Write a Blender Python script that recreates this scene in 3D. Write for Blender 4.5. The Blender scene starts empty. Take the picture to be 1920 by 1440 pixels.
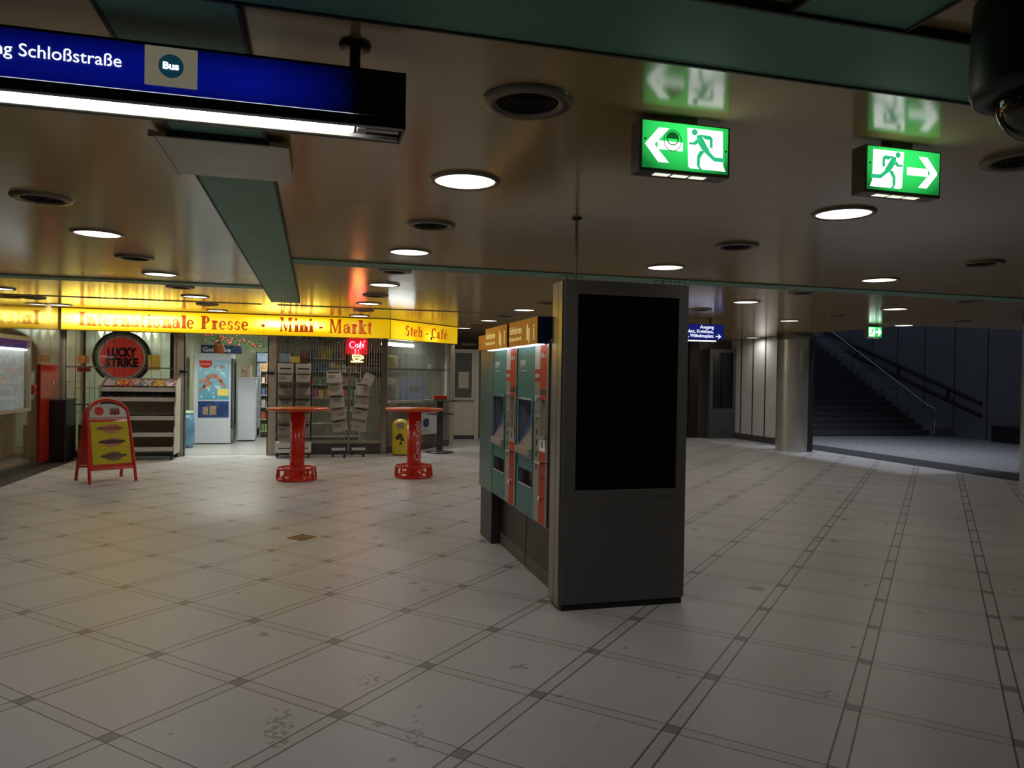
import bpy, bmesh, math, random
from mathutils import Vector, Matrix
random.seed(7)
PI = math.pi
R = math.radians
C = bpy.context.scene.collection
S = bpy.context.scene

# ------------------------------------------------------------------ camera
# world: x runs along the ceiling bands, y into the hall, z up; metres
def _cam():
    cd = bpy.data.cameras.new('camera'); co = bpy.data.objects.new('camera', cd); C.objects.link(co)
    cd.sensor_fit = 'HORIZONTAL'; cd.sensor_width = 36.0; cd.lens = 36.0 * 1384.25 / 1920.0
    cd.clip_start = 0.05; cd.clip_end = 300
    p, ro, h = -0.0101, 0.0162, R(15)
    F = Vector((0, math.cos(p), math.sin(p))); r = Vector((1, 0, 0)); u = r.cross(F)
    a = math.cos(ro) * r + math.sin(ro) * u; b = -math.sin(ro) * r + math.cos(ro) * u
    Q = Matrix.Rotation(-h, 3, 'Z')
    a, b, F = Q @ a, Q @ b, Q @ F
    M = Matrix((a, b, -F)).transposed().to_4x4(); M.translation = Vector((0, 0, 1.62))
    co.matrix_world = M
    S.camera = co
_cam()
ZC = 2.74                                   # ceiling height

# ------------------------------------------------------------------ world: dusk sky above the open stairwell
W = bpy.data.worlds.new('world'); S.world = W; W.use_nodes = True
W.node_tree.nodes['Background'].inputs[0].default_value = (0.30, 0.36, 0.48, 1)
W.node_tree.nodes['Background'].inputs[1].default_value = 0.30
S.view_settings.view_transform = 'Standard'; S.view_settings.look = 'None'
S.view_settings.exposure = 0.0; S.view_settings.gamma = 1.0; S.view_settings.use_curve_mapping = False
LAMP_W = 3.9                               # watts of one ceiling downlight
SHOP_W = 50.0                               # watts of one lamp inside the shop

# ------------------------------------------------------------------ materials
def nodes(name):
    m = bpy.data.materials.new(name); m.use_nodes = True
    return m, m.node_tree, m.node_tree.nodes['Principled BSDF']
MATS = {}
def mat(name, col, rough=0.5, metal=0.0, var=0.0, vscale=6.0, emit=None, es=0.0, bump=0.0, bscale=40.0, spec=0.5, coat=0.0):
    if name in MATS: return MATS[name]
    m, nt, b = nodes(name)
    b.inputs['Base Color'].default_value = (*col, 1)
    b.inputs['Roughness'].default_value = rough
    b.inputs['Metallic'].default_value = metal
    b.inputs['Specular IOR Level'].default_value = spec
    b.inputs['Coat Weight'].default_value = coat
    tc = nt.nodes.new('ShaderNodeTexCoord')
    if var > 0:
        n = nt.nodes.new('ShaderNodeTexNoise'); n.inputs['Scale'].default_value = vscale; n.inputs['Detail'].default_value = 4
        r = nt.nodes.new('ShaderNodeValToRGB')
        r.color_ramp.elements[0].position = 0.3; r.color_ramp.elements[1].position = 0.7
        r.color_ramp.elements[0].color = (*[c * (1 - var) for c in col], 1)
        r.color_ramp.elements[1].color = (*[min(1, c * (1 + var)) for c in col], 1)
        nt.links.new(tc.outputs['Object'], n.inputs['Vector']); nt.links.new(n.outputs[0], r.inputs[0]); nt.links.new(r.outputs[0], b.inputs['Base Color'])
    if bump > 0:
        n2 = nt.nodes.new('ShaderNodeTexNoise'); n2.inputs['Scale'].default_value = bscale
        bp = nt.nodes.new('ShaderNodeBump'); bp.inputs['Strength'].default_value = bump; bp.inputs['Distance'].default_value = 0.01
        nt.links.new(tc.outputs['Object'], n2.inputs['Vector']); nt.links.new(n2.outputs[0], bp.inputs['Height']); nt.links.new(bp.outputs[0], b.inputs['Normal'])
    if emit:
        b.inputs['Emission Color'].default_value = (*emit, 1); b.inputs['Emission Strength'].default_value = es
    MATS[name] = m
    return m

class NG:                                    # tiny math-node helper
    def __init__(s, nt): s.nt = nt
    def v(s, x, sock):
        if isinstance(x, (int, float)): sock.default_value = x
        else: s.nt.links.new(x, sock)
    def m(s, op, a, b=0.0, c=None, clamp=False):
        n = s.nt.nodes.new('ShaderNodeMath'); n.operation = op; n.use_clamp = clamp
        s.v(a, n.inputs[0]); s.v(b, n.inputs[1])
        if c is not None: s.v(c, n.inputs[2])
        return n.outputs[0]
    def mix(s, f, a, b):
        n = s.nt.nodes.new('ShaderNodeMix'); n.data_type = 'RGBA'
        s.v(f, n.inputs[0])
        for x, i in ((a, 6), (b, 7)):
            if isinstance(x, tuple): n.inputs[i].default_value = (*x, 1) if len(x) == 3 else x
            else: s.nt.links.new(x, n.inputs[i])
        return n.outputs[2]
    def xyz(s, kind='Object'):
        t = s.nt.nodes.new('ShaderNodeTexCoord'); q = s.nt.nodes.new('ShaderNodeSeparateXYZ')
        s.nt.links.new(t.outputs[kind], q.inputs[0]); s.tc = t.outputs[kind]
        return q.outputs[0], q.outputs[1], q.outputs[2]
    def noise(s, scale, detail=3, vec=None, rough=0.5):
        n = s.nt.nodes.new('ShaderNodeTexNoise'); n.inputs['Scale'].default_value = scale; n.inputs['Detail'].default_value = detail
        n.inputs['Roughness'].default_value = rough
        s.nt.links.new(vec or s.tc, n.inputs['Vector']); return n.outputs[0]
    def scalev(s, sx, sy, sz):
        n = s.nt.nodes.new('ShaderNodeMapping'); n.inputs['Scale'].default_value = (sx, sy, sz)
        s.nt.links.new(s.tc, n.inputs['Vector']); return n.outputs[0]
    def line(s, x, pos, w):                  # 1 inside |x-pos|<w
        return s.m('LESS_THAN', s.m('ABSOLUTE', s.m('SUBTRACT', x, pos)), w)
    def rep(s, x, off, period, w):           # 1 within w of every off+k*period
        t = s.m('FRACT', s.m('ADD', s.m('DIVIDE', s.m('SUBTRACT', x, off), period), 0.5))
        return s.m('LESS_THAN', s.m('ABSOLUTE', s.m('SUBTRACT', t, 0.5)), w / period)

# worn-in stains and gum on the floor: x, y, half extents, threshold
STAINS = [(-.13,3.50,.06,.22,.47), (-.14,6.49,.06,.06,.46), (.23,6.05,.08,.06,.46), (.32,3.95,.10,.16,.53), (.46,3.30,.06,.22,.53), (1.13,3.95,.05,.04,.42), (2.59,3.26,.05,.05,.45), (.77,5.73,.022,.022,.2), (.82,5.52,.022,.022,.2), (.61,7.40,.025,.025,.2), (-.30,6.66,.02,.02,.2), (1.83,4.09,.012,.012,.2), (1.22,3.54,.012,.012,.2), (.31,3.44,.018,.018,.2), (.34,3.11,.011,.011,.2), (4.27,5.10,.015,.015,.2), (4.14,4.28,.06,.05,.5)]
def floor_material():
    m, nt, b = nodes('terrazzo_floor'); g = NG(nt); x, y, z = g.xyz()
    # node (0,0) of the joint grid, in world metres
    cx, cy = -2.5038 * .7, 4.6292 * .7
    c, s_ = math.cos(R(15)), math.sin(R(15))
    ox, oy = cx * c + cy * s_, -cx * s_ + cy * c
    k = math.sqrt(.5)
    dx = g.m('SUBTRACT', x, ox); dy = g.m('SUBTRACT', y, oy)
    # grid axes turned 45 degrees
    p = g.m('MULTIPLY', g.m('SUBTRACT', dx, dy), k)
    q = g.m('MULTIPLY', g.m('ADD', dx, dy), k)
    def dist(t):
        f = g.m('FRACT', g.m('ADD', g.m('DIVIDE', t, 0.7), 0.5))
        return g.m('MULTIPLY', g.m('ABSOLUTE', g.m('SUBTRACT', f, 0.5)), 0.7)
    dp, dq = dist(p), dist(q); h = 0.037
    sp = g.m('LESS_THAN', dp, h); sq = g.m('LESS_THAN', dq, h)
    node = g.m('MULTIPLY', sp, sq)
    lp = g.line(dp, h, 0.0048); lq = g.line(dq, h, 0.0034)
    joint = g.m('MAXIMUM', lp, lq)
    fine = g.noise(900, 2); big = g.noise(1.3, 4); mid = g.noise(9, 4)
    base = g.mix(g.m('MULTIPLY', fine, 1.0), (0.55, 0.55, 0.565), (0.75, 0.75, 0.77))
    base = g.mix(g.m('MULTIPLY', g.m('SUBTRACT', big, 0.35, clamp=True), 0.9), base, (0.51, 0.50, 0.485))
    strip = g.m('SUBTRACT', g.m('MAXIMUM', sp, sq), node)
    base = g.mix(g.m('MULTIPLY', strip, 0.18), base, (0.46, 0.45, 0.42))
    base = g.mix(g.m('MULTIPLY', node, 0.85), base, (0.24, 0.23, 0.20))
    # worn dirt spots, gum and stains
    vo = nt.nodes.new('ShaderNodeTexVoronoi'); vo.inputs['Scale'].default_value = 2.6; nt.links.new(g.tc, vo.inputs['Vector'])
    rad = g.m('MULTIPLY', g.m('POWER', g.noise(1.9, 2), 5.0), 1.5)
    spot = g.m('MULTIPLY', g.m('LESS_THAN', g.m('ADD', vo.outputs['Distance'], g.m('MULTIPLY', g.m('SUBTRACT', g.noise(60, 3), .5), 0.06)), rad), 0.55)
    base = g.mix(spot, base, (0.13, 0.11, 0.08))
    sm = g.m('MULTIPLY', g.m('MULTIPLY', g.m('GREATER_THAN', g.noise(22, 5), 0.66), g.m('GREATER_THAN', g.noise(1.1, 2), 0.56)), 0.35)
    base = g.mix(sm, base, (0.27, 0.23, 0.14))
    sn = g.noise(34, 4)
    for (sx, sy, rx, ry, thr) in STAINS:
        dd_ = g.m('ADD', g.m('POWER', g.m('DIVIDE', g.m('SUBTRACT', x, sx), rx), 2.0), g.m('POWER', g.m('DIVIDE', g.m('SUBTRACT', y, sy), ry), 2.0))
        k_ = g.m('GREATER_THAN', g.m('SUBTRACT', sn, g.m('MULTIPLY', dd_, .12)), thr)
        base = g.mix(g.m('MULTIPLY', k_, 0.5), base, (0.16, 0.13, 0.085))
    base = g.mix(g.m('MULTIPLY', joint, 0.85), base, (0.085, 0.08, 0.075))
    nt.links.new(base, b.inputs['Base Color'])
    ro = g.m('ADD', 0.30, g.m('MULTIPLY', mid, 0.16)); nt.links.new(ro, b.inputs['Roughness'])
    b.inputs['Specular IOR Level'].default_value = 0.5
    return m

def ceiling_material():
    m, nt, b = nodes('ceiling_enamel'); g = NG(nt); x, y, z = g.xyz()
    seam = g.m('MAXIMUM', g.line(y, 8.87, 0.006), g.line(y, 4.9, 0.0025))
    seam = g.m('MAXIMUM', seam, g.line(y, 14.1, 0.006))
    seam = g.m('MAXIMUM', seam, g.m('MULTIPLY', g.rep(x, -0.9, 2.55, 0.0025), g.m('GREATER_THAN', y, 8.87)))
    v = g.noise(0.7, 3); w = g.noise(4, 4)
    base = g.mix(v, (0.42, 0.295, 0.135), (0.54, 0.395, 0.20))
    base = g.mix(g.m('MULTIPLY', w, 0.25), base, (0.36, 0.23, 0.10))
    dirt = g.m('MULTIPLY', g.m('GREATER_THAN', g.noise(26, 3), 0.74), 0.5)
    base = g.mix(dirt, base, (0.05, 0.04, 0.03))
    base = g.mix(g.m('MULTIPLY', seam, 0.9), base, (0.02, 0.018, 0.015))
    nt.links.new(base, b.inputs['Base Color'])
    b.inputs['Roughness'].default_value = 0.165
    b.inputs['Specular IOR Level'].default_value = 0.6
    # slight waviness of the sheet panels across their length
    n = g.noise(1.0, 2, vec=g.scalev(9, 0.25, 1))
    bp = nt.nodes.new('ShaderNodeBump'); bp.inputs['Strength'].default_value = 0.2; bp.inputs['Distance'].default_value = 0.004
    nt.links.new(n, bp.inputs['Height']); nt.links.new(bp.outputs[0], b.inputs['Normal'])
    return m

def panel_material(name, axis, off, period, col, rough, w=0.006, coat=0.0):
    m, nt, b = nodes(name); g = NG(nt); c = g.xyz()
    v = g.noise(2.0, 4)
    base = g.mix(v, tuple(k * .85 for k in col), tuple(min(1, k * 1.12) for k in col))
    base = g.mix(g.m('MULTIPLY', g.rep(c[axis], off, period, w), 0.92), base, (0.015, 0.013, 0.01))
    nt.links.new(base, b.inputs['Base Color']); b.inputs['Roughness'].default_value = rough
    b.inputs['Specular IOR Level'].default_value = 0.5
    b.inputs['Coat Weight'].default_value = coat; b.inputs['Coat Roughness'].default_value = 0.05
    return m

def lit_face(name, spots, red=False, level=1.0):
    """back-lit acrylic: yellow (or the red letters on it) with tubes showing through at the given spots (x, half-width, z, half-height, gain)"""
    m, nt, b = nodes(name); g = NG(nt); x, y, z = g.xyz()
    tot = None
    for (cx, wx, cz, wz, gain) in spots:
        dx = g.m('POWER', g.m('ABSOLUTE', g.m('DIVIDE', g.m('SUBTRACT', x, cx), wx)), 5.0)
        dz = g.m('POWER', g.m('ABSOLUTE', g.m('DIVIDE', g.m('SUBTRACT', z, cz), wz)), 3.2)
        e = g.m('MULTIPLY', g.m('DIVIDE', 1.0, g.m('ADD', 1.0, g.m('ADD', dx, dz))), gain)
        tot = e if tot is None else g.m('ADD', tot, e)
    if red:
        col = (0.50, 0.028, 0.004); hot = (0.95, 0.55, 0.10)
    else:
        col = (0.90, 0.54, 0.003); hot = (1.0, 0.74, 0.11)
    f = g.m('SUBTRACT', g.m('MULTIPLY', tot, 0.30 if not red else 0.25), 0.12, clamp=True)
    e = g.mix(f, col, hot)
    st = g.m('MULTIPLY', g.m('ADD', 0.72, g.m('MULTIPLY', tot, 1.0 if not red else 0.5)), level)
    nt.links.new(e, b.inputs['Emission Color']); nt.links.new(st, b.inputs['Emission Strength'])
    b.inputs['Base Color'].default_value = (0.3, 0.2, 0.02, 1); b.inputs['Roughness'].default_value = 0.3
    return m

def glass_material(name, tint=(0.93, 0.96, 0.94), refl=0.06):
    m = bpy.data.materials.new(name); m.use_nodes = True; nt = m.node_tree
    for n in list(nt.nodes):
        if n.type == 'BSDF_PRINCIPLED': nt.nodes.remove(n)
    o = nt.nodes['Material Output']
    t = nt.nodes.new('ShaderNodeBsdfTransparent'); t.inputs[0].default_value = (*tint, 1)
    gl = nt.nodes.new('ShaderNodeBsdfGlossy'); gl.inputs['Roughness'].default_value = 0.04
    lw = nt.nodes.new('ShaderNodeLayerWeight'); lw.inputs[0].default_value = 0.25
    mx = nt.nodes.new('ShaderNodeMixShader'); mt = nt.nodes.new('ShaderNodeMath'); mt.operation = 'MULTIPLY_ADD'
    nt.links.new(lw.outputs['Fresnel'], mt.inputs[0]); mt.inputs[1].default_value = 0.5; mt.inputs[2].default_value = refl * .3
    nt.links.new(mt.outputs[0], mx.inputs[0]); nt.links.new(t.outputs[0], mx.inputs[1]); nt.links.new(gl.outputs[0], mx.inputs[2])
    nt.links.new(mx.outputs[0], o.inputs[0])
    return m

def print_mat(name, kind, seed=0, cols=None):
    """printed paper: covers, posters and newsprint made of noise blocks"""
    if name in MATS: return MATS[name]
    m, nt, b = nodes(name); g = NG(nt); x, y, z = g.xyz()
    mp = nt.nodes.new('ShaderNodeMapping'); nt.links.new(g.tc, mp.inputs['Vector']); mp.inputs['Location'].default_value = (seed * 3.1, seed * 1.7, seed)
    v = mp.outputs[0]
    if kind == 'news':
        # masthead, one picture block and grey text columns
        rows = g.rep(z, 0, .014, .0042); colsx = g.rep(x, .0, .062, .004)
        base = g.mix(g.m('MULTIPLY', rows, .65), (0.58, 0.56, 0.50), (0.20, 0.19, 0.18))
        base = g.mix(colsx, base, (0.60, 0.58, 0.52))
        px_, pz_ = ((-.05, .0), (.05, -.03), (.0, .02), (-.03, -.04))[seed % 4]
        pic = g.m('MULTIPLY', g.line(x, px_, .065), g.line(z, pz_, .035))
        base = g.mix(pic, base, g.mix(g.noise(30, 3), cols[0], (.45,.38,.32)))
        base = g.mix(g.m('MULTIPLY', g.line(z, .088, .016), g.line(x, 0, .115)), base, cols[0] if seed % 2 else (.05,.05,.05))
    else:
        n1 = g.noise(11, 2, vec=v); n2 = g.noise(26, 3, vec=v)
        base = g.mix(g.m('GREATER_THAN', n1, 0.5), cols[0], cols[1])
        base = g.mix(g.m('GREATER_THAN', n2, 0.6), base, cols[2])
    nt.links.new(base, b.inputs['Base Color']); b.inputs['Roughness'].default_value = 0.35
    MATS[name] = m
    return m

M_FLOOR = floor_material(); M_CEIL = ceiling_material()
M_GREEN = mat('green_enamel', (0.12, 0.31, 0.22), 0.55, var=0.12, vscale=3)
M_STRIPL = mat('cover_strip', (.30, .29, .22), .5, var=.08)
M_GREENEDGE = mat('green_edge', (0.02, 0.03, 0.025), 0.6, var=.1)
M_WALLL = panel_material('tan_wall_panels', 1, 13.36, 0.52, (0.20, 0.155, 0.09), 0.09, coat=.9)
M_WALLB = panel_material('back_wall_panels', 0, 0.1, 0.52, (0.20, 0.17, 0.12), 0.3)
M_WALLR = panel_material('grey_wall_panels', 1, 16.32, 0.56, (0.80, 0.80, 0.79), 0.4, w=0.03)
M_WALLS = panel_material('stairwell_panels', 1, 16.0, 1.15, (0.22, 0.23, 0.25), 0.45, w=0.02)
M_DARKB = mat('dark_granite', (0.085, 0.085, 0.09), 0.35, var=.35, vscale=90)
M_COBBLE = mat('outer_paving', (0.32, 0.32, 0.33), 0.5, var=.35, vscale=14, bump=.6, bscale=22)
M_STEEL = mat('brushed_steel', (0.40, 0.38, 0.34), 0.30, metal=1.0, var=.08, vscale=2)
M_STEELD = mat('dull_steel', (0.25, 0.25, 0.24), 0.4, metal=.8, var=.1)
M_CHROME = mat('chrome', (0.75, 0.75, 0.74), 0.15, metal=1.0, var=.02)
M_ALU = mat('anodised_frame', (0.50, 0.46, 0.36), 0.4, metal=0.0, var=.08)
M_BLACK = mat('black_plastic', (0.012, 0.012, 0.012), 0.4, var=.2)
M_DGREY = mat('anthracite', (0.035, 0.034, 0.034), 0.42, var=.1)
M_PILLAR = mat('pillar_grey', (0.125, 0.120, 0.118), 0.45, var=.06, vscale=2)
M_PSIDE = mat('pillar_side_steel', (0.30, 0.285, 0.26), 0.28, metal=.85, var=.06)
M_SCREEN = mat('dark_screen', (0.004, 0.004, 0.006), 0.25, var=.3, spec=.3)
M_RED = mat('red_gloss', (0.72, 0.035, 0.015), 0.24, var=.1, coat=.3)
M_REDM = mat('red_matt', (0.50, 0.035, 0.02), 0.42, var=.15)
M_WHITE = mat('white_enamel', (0.72, 0.72, 0.70), 0.3, var=.04)
M_CREAM = mat('cream_enamel', (0.50, 0.46, 0.36), 0.4, var=.08)
M_YELLOW = mat('yellow_plastic', (0.80, 0.62, 0.04), 0.35, var=.08)
M_YPAPER = mat('yellow_paper', (0.85, 0.70, 0.15), 0.6, var=.06)
M_WPRINT = mat('white_print', (0.85, 0.84, 0.80), 0.5, var=.03)
M_KPRINT = mat('black_print', (0.015, 0.012, 0.012), 0.5, var=.03)
M_PAPER = mat('paper', (0.62, 0.60, 0.54), 0.6, var=.08, vscale=20)
M_TEAL = mat('teal_front', (0.035, 0.27, 0.25), 0.38, var=.08, vscale=3, spec=.35)
M_PRED = mat('panel_red', (.68,.055,.02), .45, var=.06, spec=.3)
M_ORANGE = mat('orange_header', (0.50, 0.19, 0.008), 0.5, spec=.3, var=.08, emit=(0.8, 0.30, 0.02), es=.16)
M_NAVY = mat('navy_side', (0.010, 0.013, 0.05), 0.3, var=.1)
M_RING = mat('lamp_ring', (0.17, 0.14, 0.10), 0.35, metal=.5, var=.1)
M_LAMPEMIT = mat('lamp_diffuser', (0.9, 0.85, 0.75), 0.5, emit=(1.0, 0.93, 0.80), es=3.0)
M_VENT = mat('vent_dark', (0.012, 0.010, 0.008), 0.9, var=.2)
M_GLASSDIM = glass_material('dimming_glass', (.50,.49,.46), .08); M_GLASS = glass_material('window_glass'); M_GLASSD = glass_material('case_glass', (0.97, 0.98, 0.98), .1)  # first glass: grey tint put in to darken the shop seen through it
M_SHOPW = mat('shop_wall', (0.62, 0.62, 0.44), 0.6, var=.06)
M_SHOPF = mat('shop_floor', (0.42, 0.42, 0.40), 0.3, var=.1, vscale=5)
M_WOODD = mat('dark_counter', (0.05, 0.05, 0.055), 0.4, var=.2)

# ------------------------------------------------------------------ mesh building
class MB:
    def __init__(s): s.v = []; s.f = []; s.sm = []
    def add(s, vs, fs, smooth=False):
        o = len(s.v); s.v += [Vector(p) for p in vs]; s.f += [[i + o for i in f] for f in fs]; s.sm += [smooth] * len(fs); return s
    def box(s, x0, x1, y0, y1, z0, z1):
        return s.add([(x0,y0,z0),(x1,y0,z0),(x1,y1,z0),(x0,y1,z0),(x0,y0,z1),(x1,y0,z1),(x1,y1,z1),(x0,y1,z1)],
                     [(0,3,2,1),(4,5,6,7),(0,1,5,4),(1,2,6,5),(2,3,7,6),(3,0,4,7)])
    def obox(s, c, size, rot=(0,0,0)):
        from mathutils import Euler
        E_ = Euler(rot).to_matrix(); c = Vector(c); a, b, d = [k / 2 for k in size]
        P = [(-a,-b,-d),(a,-b,-d),(a,b,-d),(-a,b,-d),(-a,-b,d),(a,-b,d),(a,b,d),(-a,b,d)]
        return s.add([c + E_ @ Vector(p) for p in P], [(0,3,2,1),(4,5,6,7),(0,1,5,4),(1,2,6,5),(2,3,7,6),(3,0,4,7)])
    def cyl(s, p0, p1, r0, r1=None, n=20, caps=True):
        r1 = r0 if r1 is None else r1
        p0, p1 = Vector(p0), Vector(p1); d = (p1 - p0).normalized()
        a = d.orthogonal().normalized(); b = d.cross(a); vs = []
        for p, r in ((p0, r0), (p1, r1)):
            for i in range(n):
                t = 2 * PI * i / n; vs.append(p + r * (math.cos(t) * a + math.sin(t) * b))
        fs = [(i, (i + 1) % n, n + (i + 1) % n, n + i) for i in range(n)]
        s.add(vs, fs, True)
        if caps: s.add(vs[:n], [tuple(range(n))[::-1]]); s.add(vs[n:], [tuple(range(n))])
        return s
    def tube(s, pts, r, n=8, closed=False):
        P = [Vector(p) for p in pts]; N = len(P); rings = []; prev = None
        for i in range(N):
            if closed: t = P[(i + 1) % N] - P[i - 1]
            else: t = P[min(i + 1, N - 1)] - P[max(i - 1, 0)]
            t.normalize()
            a = (prev - t * prev.dot(t)) if prev is not None else t.orthogonal()
            if a.length < 1e-5: a = t.orthogonal()
            a.normalize(); prev = a; b = t.cross(a)
            rings.append([P[i] + r * (math.cos(2*PI*k/n) * a + math.sin(2*PI*k/n) * b) for k in range(n)])
        vs = [v for q in rings for v in q]; fs = []
        for i in range(N if closed else N - 1):
            j = (i + 1) % N
            for k in range(n): fs.append((i*n+k, i*n+(k+1) % n, j*n+(k+1) % n, j*n+k))
        s.add(vs, fs, True)
        if not closed: s.add(rings[0], [tuple(range(n))[::-1]]); s.add(rings[-1], [tuple(range(n))])
        return s
    def lathe(s, prof, c=(0,0,0), n=40):
        c = Vector(c); vs = []; fs = []
        for (r, z) in prof:
            for i in range(n): t = 2*PI*i/n; vs.append(c + Vector((r*math.cos(t), r*math.sin(t), z)))
        for j in range(len(prof) - 1):
            for i in range(n): fs.append((j*n+i, j*n+(i+1) % n, (j+1)*n+(i+1) % n, (j+1)*n+i))
        return s.add(vs, fs, True)
    def prism(s, poly, f, d):
        """poly: 2D outline; f(a,b,k)->3D with k=0 front, 1 back (d thickness)"""
        n = len(poly); a = [f(p[0], p[1], 0) for p in poly]; b = [f(p[0], p[1], d) for p in poly]
        return s.add(a + b, [tuple(range(n)), tuple(range(2*n-1, n-1, -1))] + [(i, n+i, n+(i+1) % n, (i+1) % n) for i in range(n)])
    def map(s, fn): s.v = [Vector(fn(p)) for p in s.v]; return s

def rootloc(o):
    while o.parent: o = o.parent
    return o
def obj(name, mb, m, parent=None, world=False, bevel=0.0):
    """one mesh object. world=True: coordinates are world ones, moved under an unrotated parent"""
    me = bpy.data.meshes.new(name)
    off = Vector((0, 0, 0))
    if world and parent is not None: off = rootloc(parent).location
    me.from_pydata([tuple(v - off) for v in mb.v], [], mb.f)
    me.polygons.foreach_set('use_smooth', mb.sm)
    me.materials.append(m); me.update()
    o = bpy.data.objects.new(name, me); C.objects.link(o)
    if parent is not None: o.parent = parent
    if bevel > 0:
        md = o.modifiers.new('bevel', 'BEVEL'); md.width = bevel; md.segments = 2; md.limit_method = 'ANGLE'; md.angle_limit = R(40)
    return o
def thing(name, label, cat, loc=(0,0,0), rotz=0.0, group=None):
    o = bpy.data.objects.new(name, None); C.objects.link(o); o.empty_display_size = .1
    o.location = loc; o.rotation_euler = (0, 0, rotz); tag(o, label, cat, group); return o
def tag(o, label, cat, group=None):
    o['label'] = label; o['category'] = cat
    if group: o['group'] = group
    return o
def struct(name, mb, m, parent=None, bevel=0.0):
    o = obj(name, mb, m, parent, bevel=bevel)
    if parent is None: o['kind'] = 'structure'
    return o
def dup(root, loc, rotz, label, group=None):
    r = root.copy(); C.objects.link(r); r.location = loc; r.rotation_euler = (0, 0, rotz); r['label'] = label
    if group: r['group'] = group
    def rec(src, dst):
        for ch in list(src.children):
            c = ch.copy(); C.objects.link(c); c.parent = dst; rec(ch, c)
    rec(root, r); return r

def text_mb(body, size, depth=0.002, bold=0.0, align='LEFT', shear=0.0, space=1.0, sx=1.0):
    """lettering in the x-z plane, front towards -y, baseline at z=0"""
    cu = bpy.data.curves.new('lettering', 'FONT'); cu.body = body; cu.size = size; cu.extrude = depth; cu.offset = bold
    cu.align_x = align; cu.shear = shear; cu.space_character = space; cu.resolution_u = 4
    o = bpy.data.objects.new('lettering', cu); C.objects.link(o)
    dg = bpy.context.evaluated_depsgraph_get(); me = bpy.data.meshes.new_from_object(o.evaluated_get(dg))
    mb = MB(); mb.add([(v.co.x * sx, -v.co.z, v.co.y) for v in me.vertices], [tuple(p.vertices) for p in me.polygons])
    bpy.data.objects.remove(o); bpy.data.curves.remove(cu); bpy.data.meshes.remove(me)
    return mb
def slice_z(mb, step):
    """cut the faces at regular heights so lettering can bend round a column"""
    b = bmesh.new(); vs = [b.verts.new(v) for v in mb.v]
    for f in mb.f:
        try: b.faces.new([vs[i] for i in f])
        except ValueError: pass
    z = min(v.z for v in mb.v) + step; top = max(v.z for v in mb.v)
    while z < top:
        bmesh.ops.bisect_plane(b, geom=b.verts[:]+b.edges[:]+b.faces[:], plane_co=(0,0,z), plane_no=(0,0,1)); z += step
    b.verts.index_update(); o = MB(); o.add([v.co.copy() for v in b.verts], [[v.index for v in f.verts] for f in b.faces]); b.free()
    return o
def at(mb, loc, rotz=0.0):
    c, s_ = math.cos(rotz), math.sin(rotz)
    return mb.map(lambda p: (loc[0] + c*p[0] - s_*p[1], loc[1] + s_*p[0] + c*p[1], loc[2] + p[2]))

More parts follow.
